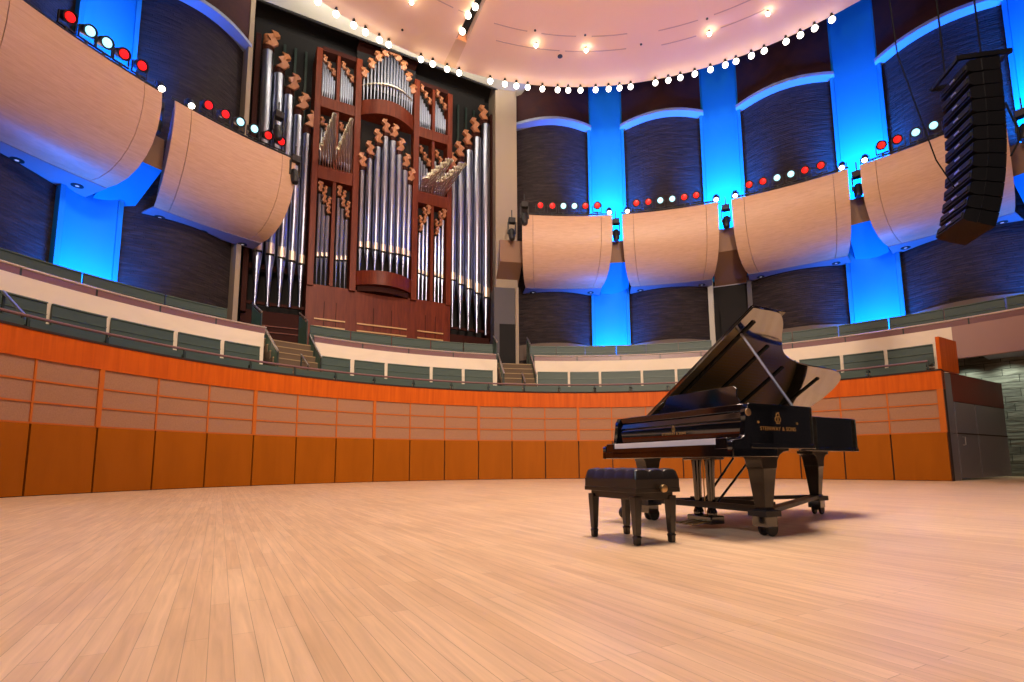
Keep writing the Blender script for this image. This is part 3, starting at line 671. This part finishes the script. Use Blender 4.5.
# case: base, stiles, rails
b = MB(); b.box(-3.2, 3.2, .05, 1.3, 0, Z(8.1)); opart(b, 'case_base', M_mahog)
for x0, x1 in ((-2.95, -1.50), (-1.2, 1.2), (1.50, 2.95)):
    for i, z in enumerate((6.62, 6.30)):
        opart(MB().box(x0+.1, x1-.1, .0, .06, Z(z)-.03, Z(z)+.03), 'base_moulding', M_mahog_light)
    for q in range(1, 3):
        xx = x0+(x1-x0)*q/3; opart(MB().box(xx-.012, xx+.012, .035, .06, .3, Z(7.4)), 'panel_joint', M_mahog_dark)
for s_ in (-1, 1):
    b = MB(); b.box(*sorted((s_*3.2, s_*5.55)), .35, 1.3, 0, Z(6.75)); opart(b, 'tower_base', M_mahog_dark)
    for z in (6.15, 5.9): opart(MB().box(*sorted((s_*3.35, s_*5.4)), .30, .36, Z(z)-.02, Z(z)+.02), 'tower_moulding', M_mahog)
    for v0, v1, zt, y0 in ((1.23, 1.5, 18.9, -.10), (2.95, 3.2, 18.8, -.05), (5.38, 5.58, 18.6, .1)):
        opart(MB().box(*sorted((s_*v0, s_*v1)), y0, 1.2, Z(6.6 if v0 > 5 else 8.0), Z(zt)), 'stile', M_mahog if v0 < 5 else M_mahog_dark, bevel=.015)
    opart(MB().box(*sorted((s_*2.17, s_*2.31)), .0, .5, Z(8.1), Z(18.8)), 'mullion', M_mahog)
    for z0, z1, nm in ((16.05, 16.55, 'upper_rail'), (12.75, 13.35, 'middle_rail')):
        opart(MB().box(*sorted((s_*1.5, s_*2.95)), -.06, .5, Z(z0), Z(z1)), nm, M_mahog, bevel=.01)
    opart(MB().box(*sorted((s_*1.5, s_*2.95)), -.02, .5, Z(18.75), Z(18.95)), 'cornice', M_mahog_dark)
    opart(MB().box(*sorted((s_*3.2, s_*5.5)), .30, .42, Z(7.0), Z(7.12)), 'toe_board', M_mahog_dark)
    opart(MB().box(*sorted((s_*3.2, s_*5.5)), .55, .62, Z(8.55), Z(8.75)), 'pipe_rack', M_mahog_dark)
opart(MB().box(-5.6, 5.6, 1.3, 1.4, 0, Z(20.5)), 'back_panel', M_dark)
opart(MB().box(-1.4, 1.4, .3, .6, Z(8.1), Z(19.6)), 'tower_backing', M_dark)
for s_ in (-1, 1):
    opart(MB().box(*sorted((s_*1.5, s_*2.95)), .5, .6, Z(8.1), Z(18.75)), 'bay_backing', M_dark)
    # frame work seen above the side towers
    for x in (3.5, 3.95, 4.4, 4.85):
        opart(MB().box(*sorted((s_*x-.05, s_*x+.05)), 1.0, 1.1, Z(13.0), Z(19.2)), 'rear_strut', M_post)
def bowed(x, amp, half): return -amp*max(0, 1-(x/half)**2)
def bow_band(z0, z1, half, amp, name, m, th=.5, lip=0):
    mb = MB(); n = 16; pts = [(half*(2*i/n-1), bowed(half*(2*i/n-1), amp+lip, half)) for i in range(n+1)]
    mb.prism(pts + [(half, th), (-half, th)], Z(z0), Z(z1)); return opart(mb, name, m)
bow_band(8.05, 8.30, 1.15, .35, 'pedestal_foot', M_mahog_dark)
bow_band(8.30, 8.92, 1.30, .62, 'pedestal', M_mahog)
bow_band(16.25, 16.95, 1.25, .60, 'balcony_band', M_mahog)
def pipe(x, y, z_toe, z_mouth, z_top, r, m=M_pipe, mouth=True, name='organ_pipe', par=None):
    n = 14 if r > .12 else 10
    mb = MB().lathe([(r*.26, 0), (r*.40, (z_mouth-z_toe)*.35), (r*.66, (z_mouth-z_toe)*.72), (r*.98, z_mouth-z_toe-.02), (r, z_mouth-z_toe), (r, z_top-z_toe), (r*.93, z_top-z_toe), (r*.93, z_top-z_toe-.1)], n=n)
    p = mb.build(name, m, par or og, loc=(x, y, Z(z_toe)))
    if mouth:
        h = r*2.3; q = z_mouth-z_toe
        pl = MB(); n = 6
        for i in range(n):
            t0, t1 = -.75+1.5*i/n, -.75+1.5*(i+1)/n; R_ = r*1.012
            pl.add([(R_*sin(t0), -R_*cos(t0), q), (R_*sin(t1), -R_*cos(t1), q), (R_*sin(t1), -R_*cos(t1), q+h), (R_*sin(t0), -R_*cos(t0), q+h)], [(0, 1, 2, 3)])
        pl.build('mouth_plate', M_mouth, p)
        MB().box(-r*.75, r*.75, -r*1.03, -r*.6, q-.05, q+.03).build('mouth_slot', M_dark, p)
    return p
def shade(x, y, z, w_, h_, flip=1):
    """one carved leaf: a folded ribbon of thick wood"""
    mb = MB(); s_ = flip
    pts = [(-.55*s_, .02), (-.10*s_, .26), (-.42*s_, .52), (.10*s_, .74), (-.12*s_, 1.0), (.45*s_, .94), (.66*s_, .66), (.22*s_, .47), (.55*s_, .20), (.16*s_, -.06)]
    mb.v = []; poly = [(x_*w_, z_*h_) for x_, z_ in pts]
    n_ = len(poly); vs = [(a_, -.05, c_) for a_, c_ in poly] + [(a_, .05, c_) for a_, c_ in poly]
    vs2 = [(a_+.0, -.05-.10*abs(sin(c_*3.1/h_)), c_) if i < n_ else (a_, .05, c_) for i, (a_, _, c_) in enumerate(vs)]
    mb.add(vs2, [tuple(range(n_)), tuple(range(n_, 2*n_))[::-1]] + [(i, n_+i, n_+(i+1) % n_, (i+1) % n_) for i in range(n_)])
    return mb.build('carved_shade', M_shade, og, loc=(x, y, Z(z)))
# side towers: five large pipes each, stepping up towards the outside
for s_ in (-1, 1):
    for i, (v, zt, r) in enumerate([(3.41, 14.75, .175), (3.79, 15.45, .19), (4.20, 16.2, .205), (4.63, 17.0, .215), (5.09, 17.85, .225)]):
        pipe(s_*v, .30 - .05*i, 7.08 - .06*i, 8.9+.04*i if s_ < 0 else 9.35-.17*i, zt, r)
        opart(MB().lathe([(r*1.1, 0), (r*1.1, .35), (r*.8, .45)], (s_*v, .32, Z(zt)+.03), n=10), 'pipe_cap', M_mahog_dark)
        shade(s_*v - s_*.12, .1, zt+.34, .46, .72, -s_)
    if s_ < 0: opart(MB().lathe([(.24, 0), (.24, .35)], (s_*5.07, .3, Z(18.35)), n=14), 'turned_block', M_shade)
# central tower: eight large pipes below, seventeen small ones above
for i, x in enumerate([-1.08, -.80, -.49, -.17, .17, .49, .80, 1.08]):
    k = abs(i-3.5); zt = [15.15, 14.6, 14.0, 13.45][int(k)] + (.1 if i < 4 else 0)
    yy = bowed(x, .5, 1.3) + .12
    pipe(x, yy, 8.94, 9.80+.05*k, zt, [.155, .15, .145, .12][int(k)])
    opart(MB().lathe([(.15, 0), (.15, .22), (.1, .3)], (x, yy, Z(zt)+.03), n=10), 'pipe_cap', M_mahog_dark)
    shade(x, yy-.08, zt+.22, .36, .62, 1 if i > 3 else -1)
for i in range(17):
    x = -1.12 + 2.24*i/16; k = abs(i-8)/8
    pipe(x, bowed(x, .55, 1.25)+.10, 16.98, 17.72, 19.35 - 1.25*k**1.4, .060, m=M_pipe, mouth=False)
bow_band(17.70, 17.76, 1.20, .62, 'pipe_rail', M_pipe2, th=-.0)
for i in range(9):
    x = -1.1 + 2.2*i/8; k = abs(i-4)/4
    shade(x, bowed(x, .5, 1.25)+.05, 19.40-1.3*k**1.4, .34, .46, 1 if i > 4 else -1)
opart(MB().extr([(-.1, Z(19.75)), (-.1, Z(19.9)), (.5, Z(19.9)), (.5, Z(19.75))], -1.4, 1.4), 'tower_cornice', M_mahog_dark)
# bays each side of the tower
for s_ in (-1, 1):
    for b0, b1 in ((1.55, 2.14), (2.34, 2.92)):
        for i in range(6):
            x = b0+.05+(b1-b0-.1)*i/5
            zt = 18.25 - .16*(i if s_ < 0 else i)*1.0 if s_ > 0 else 17.55+.16*i
            pipe(s_*x, .12, 16.58, 16.95, zt if s_ < 0 else 17.5+.14*i if False else zt, .046, mouth=False)
        for i in range(3): shade(s_*(b0+.1+.19*i), .05, (18.5-.14*2*i*1.0) if s_ > 0 else (17.75+.25*i), .18, .32, -1)
        for i in range(5):
            x = b0+.06+(b1-b0-.12)*i/4
            pipe(s_*x, .14, 13.38, 13.8, 15.1 - .16*i if s_ > 0 else 14.5+.16*i, .054, mouth=False)
        for i in range(3): shade(s_*(b0+.1+.19*i), .05, (15.3-.28*i) if s_ > 0 else (14.75+.26*i), .19, .36, -1)
        for i in range(3):
            x = b0+.11+(b1-b0-.22)*i/2
            zt = (11.3+.45*i) if s_ > 0 else (11.2+.45*(i))
            pipe(s_*x, .12, 8.12, 9.35-.03*i, zt, .088)
            shade(s_*x, .02, zt+.1, .19, .45, s_); shade(s_*x, .02, zt+.5 if zt+.9 < 12.8 else zt+.2, .17, .34, -s_)
# horizontal trumpets fanned out from the middle rails
for s_ in (-1, 1):
    for row in range(3):
        for i in range(12):
            x = s_*(1.56+1.3*(i+.33*row)/12)
            k = (i % 6)/5 if s_ > 0 else 1-(i % 6)/5
            Ln = (1.2 + 1.6*k - .4*row)*(.8 if s_ > 0 else 1)
            z0 = 13.30+.22*row
            d = Vector((.10 if s_ > 0 else -.22, -1, .30+.04*row)).normalized()
            MB().lathe([(.016, 0), (.022, Ln*.35), (.045, Ln*.9), (.085, Ln), (.075, Ln-.005), (.035, Ln*.88)], (0, 0, 0), d, 10).build('trumpet_pipe', M_brass, og, loc=(x, -.05, Z(z0)))
# flat soffit in front of the organ chamber
us = Vector((cos(AX), -sin(AX), 0)); 
def orgbox(name, m, x0, x1, y0, y1, z0, z1):
    return struct(name, MB().box(x0, x1, y0, y1, 0, z1-z0), m, loc=(OR.x, OR.y, z0), rotz=-AX)
orgbox('ceiling_organ_soffit', M_grey_light, -6.4, 6.6, -6.5, -.75, 19.42, 19.6)
orgbox('trim_organ_soffit', M_dark, -6.4, 6.6, -.75, -.68, 19.35, 20.3)
orgbox('ceiling_organ_chamber', M_dark, -6.4, 6.6, -.05, 1.8, 20.3, 20.5)

# ------------------------------------------------------------------ line array speaker hanging at the right
T0 = Vector((10.42, 11.0, 9.35))
fwd = Vector((.98, -.20, 0)).normalized(); sid = Vector((.20, .98, 0)).normalized()
la = thing('line_array_speaker', 'black column of stacked speaker cabinets hanging on cables at the upper right', 'speaker', (T0.x, T0.y, 5.0), 0)
pos = Vector((0, 0, T0.z-5.0)); H_ = .318; back = -fwd
pts = []
for i in range(12):
    ang = math.radians(0.5 + i*i*.15)
    dn = (Vector((0, 0, -1))*cos(ang) + back*sin(ang)).normalized()
    fw = (fwd*cos(ang) + Vector((0, 0, -1))*sin(ang)).normalized()
    c = pos + dn*H_/2
    cab = MB()
    hw = .50; vs = []
    for sy in (-1, 1):
        for (fx, zz) in ((-.30, -.33), (-.22, -.46), (-.22, -.46), (.32, -.5), (.32, .5), (-.22, .46), (-.30, .33)):
            vs.append(c + sid*hw*sy + fw*fx - dn*zz*H_*.97)
    vs = [vs[k] for k in (0, 1, 3, 4, 5, 6, 7, 8, 10, 11, 12, 13)]
    cab.add(vs, [(0, 1, 2, 3, 4, 5), (11, 10, 9, 8, 7, 6)] + [(k, (k+1) % 6, 6+(k+1) % 6, 6+k) for k in range(6)])
    cb = cab.build('cabinet', M_speaker, la)
    MB().obox(c - fw*.30, sid*.9, fw*.05, dn*.10).build('rear_handle', M_grille, cb)
    MB().obox(c - fw*.33 + dn*.0, sid*.16, fw*.02, dn*.035).build('label_plate', M_steel, cb)
    for q in (-1, 1): MB().obox(c + sid*(hw+.01)*q, sid*.02, fw*.06, dn*H_*.9).build('side_link', M_speaker, cb)
    pos = pos + dn*H_; pts.append(c)
fr = MB(); zt = T0.z-5.0+.06
for q in (-.5, .5): fr.bar(Vector((0, 0, zt)) + sid*q + fwd*.55, Vector((0, 0, zt)) + sid*q - fwd*.50, .06, .10)
for q in (-.45, 0, .5): fr.bar(Vector((0, 0, zt)) + fwd*q - sid*.5, Vector((0, 0, zt)) + fwd*q + sid*.5, .06, .08)
fr.build('rigging_frame', M_speaker, la)
for x_ in (-.45,):
    a_ = Vector((0, 0, zt)) + fwd*x_
    MB().tube([a_, a_ + Vector((0, 0, 6))], .018, 6).build('hanging_cable', M_cable, la)
a_ = Vector((0, 0, zt)) + fwd*.3
MB().tube([a_, a_ + Vector((0, 0, 6))], .018, 6).build('hanging_cable', M_cable, la)
p0 = pts[8] - fwd*.35
MB().tube([p0, p0 + back*.30 + Vector((0, 0, .7)), p0 + back*.55 + Vector((0, 0, 1.9)), p0 + back*.85 + Vector((0, 0, 3.4)), p0 + back*1.0 + Vector((0, 0, 8))], .014, 6).build('signal_cable', M_cable, la)
p1 = pts[7] + fwd*.3 - sid*.56
MB().tube([pts[3] + fwd*.33 - sid*.5, pts[4] + fwd*.42 - sid*.5, pts[5] + fwd*.50 - sid*.55, pts[6] + fwd*.48 - sid*.6, pts[7] + fwd*.35 - sid*.58], .018, 6).build('loop_cable', M_cable, la)

# ------------------------------------------------------------------ concert grand piano (local x bass 0 -> treble 1.57, y keyboard -> tail)
PS = 1.067; PR = .461 - pi/2; PO = (.95, 5.56, 0)
pn = thing('grand_piano', 'black concert grand piano with its lid raised on the stage', 'piano', PO, PR, None, PS)
def cat(pts, n=8):
    """Catmull-Rom through the points"""
    out = []
    for i in range(len(pts)-1):
        p0, p1, p2, p3 = pts[max(i-1, 0)], pts[i], pts[i+1], pts[min(i+2, len(pts)-1)]
        for k in range(n):
            t = k/n
            out.append(tuple(.5*((2*p1[j]) + (-p0[j]+p2[j])*t + (2*p0[j]-5*p1[j]+4*p2[j]-p3[j])*t*t + (-p0[j]+3*p1[j]-3*p2[j]+p3[j])*t**3) for j in (0, 1)))
    out.append(pts[-1]); return out
bend = cat([(1.57, .84), (1.55, .94), (1.46, 1.07), (1.30, 1.23), (1.13, 1.44), (1.03, 1.70), (.99, 2.0), (.98, 2.3), (.95, 2.52), (.84, 2.70), (.62, 2.79), (.35, 2.78), (.12, 2.69), (.02, 2.54), (0, 2.40)], 5)
outer = [(1.57, .19)] + bend + [(0, .19)]
def inset(pts, d):
    n = len(pts); out = []
    for i in range(n):
        a, b_, c_ = Vector(pts[i-1]), Vector(pts[i]), Vector(pts[(i+1) % n])
        e1 = (b_-a).normalized(); e2 = (c_-b_).normalized()
        n1 = Vector((-e1.y, e1.x)); n2 = Vector((-e2.y, e2.x)); m = n1+n2
        m = m.normalized() if m.length > 1e-6 else n1
        out.append(tuple(b_ + m*d/max(.5, m.dot(n1))))
    return out
def ring_wall(po, pi_, z0, z1, closed=False):
    mb = MB(); n = len(po); vs = [(x, y, z0) for x, y in po] + [(x, y, z1) for x, y in po] + [(x, y, z1) for x, y in pi_] + [(x, y, z0) for x, y in pi_]
    fs = []
    for i in range(n if closed else n-1):
        j = (i+1) % n
        fs += [(i, j, n+j, n+i), (n+i, n+j, 2*n+j, 2*n+i), (2*n+i, 2*n+j, 3*n+j, 3*n+i), (3*n+i, 3*n+j, j, i)]
    if not closed: fs += [(0, n, 2*n, 3*n), (n-1, 4*n-1, 3*n-1, 2*n-1)]
    return mb.add(vs, fs)
inn = inset(outer, .045)
inn[0] = (1.525, .19); inn[-1] = (.045, .19)
ring_wall(outer, inn, .70, 1.0).build('rim', M_ebony, pn, bevel=.004)
lip = inset(outer, -.008); lip[0] = (1.578, .19); lip[-1] = (-.008, .19)
lin = inset(outer, .03); lin[0] = (1.54, .19); lin[-1] = (.03, .19)
MB().prism(lip, .665, .70).build('rim_base', M_ebony, pn, bevel=.003)
pl = inset(outer, .05); MB().prism(pl, .86, .88).build('iron_plate', M_gold, pn)
st = MB()
for i in range(40):
    x = .12 + 1.3*i/39
    y1 = 2.45 if x < .85 else (2.1 - (x-.85)*2.2 if x < 1.3 else 1.05)
    st.tube([(x, .62, .90), (x - .10*(1 - i/39), y1 - .12, .90)], .0018, 3, caps=False)
tag(st.build('strings', M_steel, pn), kind='stuff')
MB().box(.045, 1.525, .45, .52, .88, .95).build('pin_block_bar', M_gold, pn)
# arms with scrolled cheeks
arm_prof = [(0, .60), (0, .705), (.012, .725), (.09, .735), (.13, .76), (.145, .82), (.155, .90), (.16, .95), (.19, 1.0), (.45, 1.0), (.45, .60)]
for x0, x1, nm in ((0, .165, 'bass_arm'), (1.405, 1.57, 'treble_arm')):
    MB().extr(arm_prof, x0, x1 if nm == 'treble_arm' else .055).build(nm, M_ebony, pn, bevel=.006) if nm == 'bass_arm' else MB().extr(arm_prof, 1.515, 1.57).build(nm, M_ebony, pn, bevel=.006)
for x0, x1 in ((.055, .165), (1.405, 1.515)): MB().box(x0, x1, .005, .17, .62, .742).build('key_block', M_ebony, pn, bevel=.006)
MB().lathe([(.022, 0), (.028, .004), (.028, .012), (.01, .014)], (1.565, .175, .93), (1, 0, 0), 14).build('arm_plate', M_brasspart, pn)
MB().box(0, 1.57, -.0, .48, .60, .665).build('key_bed', M_ebony, pn, bevel=.006)
MB().box(.165, 1.405, .0, .022, .64, .695).build('key_slip', M_ebony, pn, bevel=.004)
wk = MB(); ww = 1.24/52
for i in range(52): wk.box(.165+i*ww+.0006, .165+(i+1)*ww-.0006, .022, .172, .69, .742)
wk.build('white_keys', M_ivory, pn)
bk = MB()
for i in range(51):
    if (i+5) % 7 in (0, 1, 3, 4, 5): bk.box(.165+(i+1)*ww-.006, .165+(i+1)*ww+.006, .075, .172, .74, .754)
bk.build('black_keys', M_ebony, pn)
MB().extr([(.172, .74), (.172, .86), (.185, .885), (.215, .885), (.215, .74)], .055, 1.515).build('fallboard', M_ebony, pn, bevel=.003)
MB().extr([(.172, .89), (.188, .935), (.24, .945), (.24, .885)], .02, 1.55).build('fallboard_lip', M_ebony, pn, bevel=.002)
MB().box(.0, 1.57, .19, .62, .945, 1.0).build('front_shelf', M_ebony, pn, bevel=.004)
MB().box(.045, 1.525, .25, .62, .70, .94).build('action_block', M_mahog_dark, pn)
# music desk
dk = MB(); dpts = [(.36, 0), (.345, .06), (.40, .10), (.42, .17), (.45, .195), (1.20, .195), (1.235, .17), (1.245, .10), (1.29, .05), (1.26, 0)]
n_ = len(dpts); lean = .25
vs = [(x, .42+z*lean, 1.0+z) for x, z in dpts] + [(x, .438+z*lean, 1.0+z) for x, z in dpts]
dk.add(vs, [tuple(range(n_)), tuple(range(n_, 2*n_))[::-1]] + [(i, n_+i, n_+(i+1) % n_, (i+1) % n_) for i in range(n_)])
dk.build('music_desk', M_ebony, pn, bevel=.003)
MB().box(.35, 1.33, .34, .47, 1.0, 1.014).build('desk_tray', M_ebony, pn)
# lid, hinged along the bass side, front flap folded back on top
LA = math.radians(31.0)
lidpts = [(1.585, .58)] + [(x+.015, y) for x, y in [(1.57, .84)] + bend[1:]] + [(0, .58)]
def lid_mesh(pts, t0, t1):
    mb = MB(); n = len(pts)
    vs = [(x, y, t0) for x, y in pts] + [(x, y, t1) for x, y in pts]
    mb.add(vs, [tuple(range(n))[::-1], tuple(range(n, 2*n))] + [(i, (i+1) % n, n+(i+1) % n, n+i) for i in range(n)])
    R_ = Matrix.Translation((0, 0, 1.02)) @ Matrix.Rotation(-LA, 4, 'Y')
    mb.v = [tuple(R_ @ Vector(v)) for v in mb.v]; return mb
lid = lid_mesh(lidpts, 0, .018).build('lid', M_lid, pn, bevel=.003)
lid_mesh([(1.585, .58), (1.585, 1.0), (0.0, 1.0), (0, .58)], .019, .037).build('folded_flap', M_ebony, lid, bevel=.003)
for y0, xa, xb in ((.70, .25, 1.45), (1.14, .15, 1.20), (1.62, .12, .95), (2.30, .12, .85)):
    lid_mesh([(xa, y0), (xb, y0), (xb, y0+.035), (xa, y0+.035)], -.012, 0).build('lid_batten', M_felt, lid)
for y in (.75, 1.3, 1.9, 2.3): MB().box(-.012, .012, y, y+.09, .985, 1.03).build('hinge', M_brasspart, pn)
top = Matrix.Translation((0, 0, 1.02)) @ Matrix.Rotation(-LA, 4, 'Y') @ Vector((1.30, .70, -.01))
MB().tube([(1.50, .80, .99), top], .011, 8).build('lid_prop', M_steel, pn)
# legs, lyre, dolly
def leg(x, y, ang):
    mb = MB()
    prof = [(.060, .15), (.062, .20), (.050, .215), (.052, .24), (.068, .40), (.078, .505), (.082, .51), (.082, .525)]
    n = 4
    base = len(mb.v)
    for r, z in prof:
        for k in range(4):
            t = pi/4 + k*pi/2; mb.v.append((r*1.25*cos(t)*1.05, r*1.25*sin(t)*1.05, z))
    for i in range(len(prof)-1):
        for k in range(4): mb.f.append((base+i*4+k, base+i*4+(k+1) % 4, base+(i+1)*4+(k+1) % 4, base+(i+1)*4+k))
    mb.f.append((base+3, base+2, base+1, base)); q = base+(len(prof)-1)*4; mb.f.append((q, q+1, q+2, q+3))
    # flared bracket head
    fl = [(-.235, .665), (-.235, .648), (-.17, .642), (-.12, .615), (-.092, .575), (-.082, .52), (.082, .52), (.092, .575), (.12, .615), (.17, .642), (.235, .648), (.235, .665)]
    mb.extr([(a, b_) for a, b_ in fl], -.075, .075)
    o = mb.build('leg', M_satin, pn, loc=(x, y, 0), rotz=ang, bevel=.004)
    c_ = MB().box(-.062, .062, -.062, .062, .075, .16).build('caster_socket', M_ebony, o)
    for s_ in (-.035, .035): MB().lathe([(.055, -.012), (.06, -.008), (.06, .008), (.055, .012)], (s_, .03, .06), (1, 0, 0), 18).build('caster_wheel', M_black, o)
    MB().box(-.02, .02, -.02, .05, .05, .09).build('caster_fork', M_black, o)
    return o
leg(1.44, .45, 0); leg(.13, .45, 0); leg(.55, 2.40, .25)
def dbar(a, b_, w_=.045, h_=.05, name='dolly_arm'): return MB().bar(a, b_, w_, h_).build(name, M_black, pn)
cx_, cy_ = .78, 1.05
dbar((.13, .45, .20), (1.44, .45, .20)); dbar((1.44, .50, .19), (.55, 2.40, .19), .09, .035); dbar((.13, .50, .19), (.55, 2.40, .19), .09, .035)
dbar((.25, .9, .2), (1.18, .9, .2))
for x, y in ((1.44, .45), (.13, .45), (.55, 2.40)):
    MB().box(x-.085, x+.085, y-.085, y+.085, .15, .20).build('dolly_cup', M_black, pn, bevel=.006)
MB().tube([(.13, .38, .20), (-.02, .36, .20), (-.08, .34, .18), (-.10, .32, .10)], .014, 8).build('brake_lever', M_black, pn)
MB().lathe([(.05, -.02), (.06, -.012), (.06, .012), (.05, .02)], (-.10, .32, .065), (1, 0, 0), 16).build('dolly_wheel', M_black, pn)
# lyre
LX = .80; LY = .50
MB().box(LX-.16, LX+.16, LY-.09, LY+.09, .585, .62).build('lyre_top', M_ebony, pn, bevel=.008)
for s_ in (-1, 1):
    MB().lathe([(.042, 0), (.046, .03), (.034, .06), (.032, .12), (.040, .40), (.046, .47), (.046, .49)], (LX+s_*.075, LY, .105), n=12).build('lyre_column', M_ebony, pn)
    MB().tube([(LX+s_*.075, LY+.03, .18), (LX+s_*.10, LY+.50, .60)], .011, 8).build('lyre_brace', M_ebony, pn)
MB().tube([(LX, LY, .12), (LX, LY, .60)], .005, 6).build('pedal_rod', M_brasspart, pn)
MB().box(LX-.14, LX+.14, LY-.08, LY+.08, .035, .105).build('pedal_box', M_ebony, pn, bevel=.01)
for k in (-1, 0, 1):
    MB().extr([(LY-.26, .040), (LY-.25, .052), (LY-.10, .066), (LY-.07, .066), (LY-.07, .050), (LY-.25, .036)], LX+k*.075-.022, LX+k*.075+.022).build('pedal', M_brasspart, pn, bevel=.004)
# gilt lyre emblem and lettering
def text(body, size, loc, rot, m, parent, name='lettering', ext=.0008):
    cu = bpy.data.curves.new(name, 'FONT'); cu.body = body; cu.size = size; cu.align_x = 'CENTER'; cu.extrude = ext
    cu.space_character = 1.15; cu.materials.append(m)
    tmp = bpy.data.objects.new(name, cu); COL.objects.link(tmp)
    dg = bpy.context.evaluated_depsgraph_get(); me = bpy.data.meshes.new_from_object(tmp.evaluated_get(dg))
    bpy.data.objects.remove(tmp); me.name = name
    o = bpy.data.objects.new(name, me); COL.objects.link(o); o.location = loc; o.rotation_euler = rot; o.parent = parent
    return o
def emblem(loc, rot, s_, par):
    mb = MB()
    for q in (-1, 1):
        mb.tube([(q*.10*s_, 0, -.30*s_), (q*.34*s_, 0, -.12*s_), (q*.36*s_, 0, .10*s_), (q*.18*s_, 0, .28*s_), (q*.20*s_, 0, .44*s_), (q*.06*s_, 0, .56*s_)], .035*s_, 6)
    for q in (-.12, -.04, .04, .12): mb.bar((q*s_, 0, -.22*s_), (q*s_, 0, .30*s_), .022*s_, .022*s_)
    mb.bar((-.22*s_, 0, .30*s_), (.22*s_, 0, .30*s_), .05*s_, .04*s_); mb.obox((0, 0, -.36*s_), (.5*s_, 0, 0), (0, .04*s_, 0), (0, 0, .07*s_))
    mb.lathe([(.05*s_, -.01), (.05*s_, .01)], (0, 0, .60*s_), (0, 1, 0), 8)
    o = mb.build('lyre_emblem', M_goldleaf, par, loc=loc); o.rotation_euler = rot; return o
text('STEINWAY & SONS', .042, (1.572, .50, .80), (pi/2, 0, pi/2), M_goldleaf, pn)
emblem((1.572, .50, .885), (0, 0, pi/2), .085, pn)
text('STEINWAY & SONS', .030, (.80, .171, .80), (pi/2, 0, 0), M_goldleaf, pn)
emblem((.80, .171, .848), (0, 0, 0), .05, pn)
for y in (.28, .72): MB().lathe([(.010, 0), (.010, .004)], (1.571, y, .86), (1, 0, 0), 10).build('rim_stud', M_goldleaf, pn)

# ------------------------------------------------------------------ adjustable piano bench
bx = Matrix.Translation(PO) @ Matrix.Rotation(PR, 4, 'Z')
bl = bx @ Vector((1.085*PS, -.55*PS, 0))
bn = thing('piano_bench', 'black tufted leather piano bench in front of the keyboard', 'bench', bl, PR, None, PS)
WX, WY = .305, .195
cush = MB(); nx, ny = 48, 30
def cz(u, v):
    ex_ = min(1, (1-abs(u))*12) ; ey_ = min(1, (1-abs(v))*8)
    edge = (1-(1-ex_)**2.4)**.5 * (1-(1-ey_)**2.4)**.5
    tx, ty = (u+1)*2.5, (v+1)*1.5
    puff = (abs(sin(pi*tx))*abs(sin(pi*ty)))**.4
    return .445 + .055*edge + .024*puff*edge
grid = [[(WX*(2*i/nx-1), WY*(2*j/ny-1), cz(2*i/nx-1, 2*j/ny-1)) for i in range(nx+1)] for j in range(ny+1)]
vs = [p for r_ in grid for p in r_]; fs = [(j*(nx+1)+i, j*(nx+1)+i+1, (j+1)*(nx+1)+i+1, (j+1)*(nx+1)+i) for j in range(ny) for i in range(nx)]
cush.add(vs, fs); cush.box(-WX, WX, -WY, WY, .385, .447)
cush.build('cushion', M_leather, bn, smooth=70)
bt = MB()
for i in range(1, 5):
    for j in range(1, 3): bt.lathe([(.012, .482), (.010, .488), (.003, .491)], (WX*(2*i/5-1), WY*(2*j/3-1), 0), n=8)
bt.build('tuft_buttons', M_leather, bn)
MB().box(-WX-.004, WX+.004, -WY-.004, WY+.004, .355, .388).build('seat_frame', M_benchwood, bn, bevel=.004)
MB().box(-WX+.035, WX-.035, -WY+.03, WY-.03, .305, .356).build('apron', M_benchwood, bn, bevel=.004)
for sx in (-1, 1):
    for sy in (-1, 1):
        mb = MB(); prof = [(.016, .0), (.020, .012), (.020, .040), (.024, .055), (.017, .066), (.021, .075), (.030, .30), (.030, .33)]
        for r_, z_ in prof:
            for k in range(4):
                t = pi/4+k*pi/2; mb.v.append((r_*1.414*cos(t), r_*1.414*sin(t), z_))
        for i in range(len(prof)-1):
            for k in range(4): mb.f.append((i*4+k, i*4+(k+1) % 4, (i+1)*4+(k+1) % 4, (i+1)*4+k))
        mb.f.append((3, 2, 1, 0)); mb.f.append(tuple((len(prof)-1)*4+k for k in range(4)))
        mb.build('leg', M_benchwood, bn, loc=(sx*(WX-.055), sy*(WY-.04), 0), bevel=.003)
    MB().lathe([(.012, 0), (.012, .02), (.026, .025), (.029, .035), (.026, .045), (.008, .05)], (sx*WX, .02, .385), (sx, 0, 0), 16).build('height_knob', M_brasspart if sx > 0 else M_black, bn)
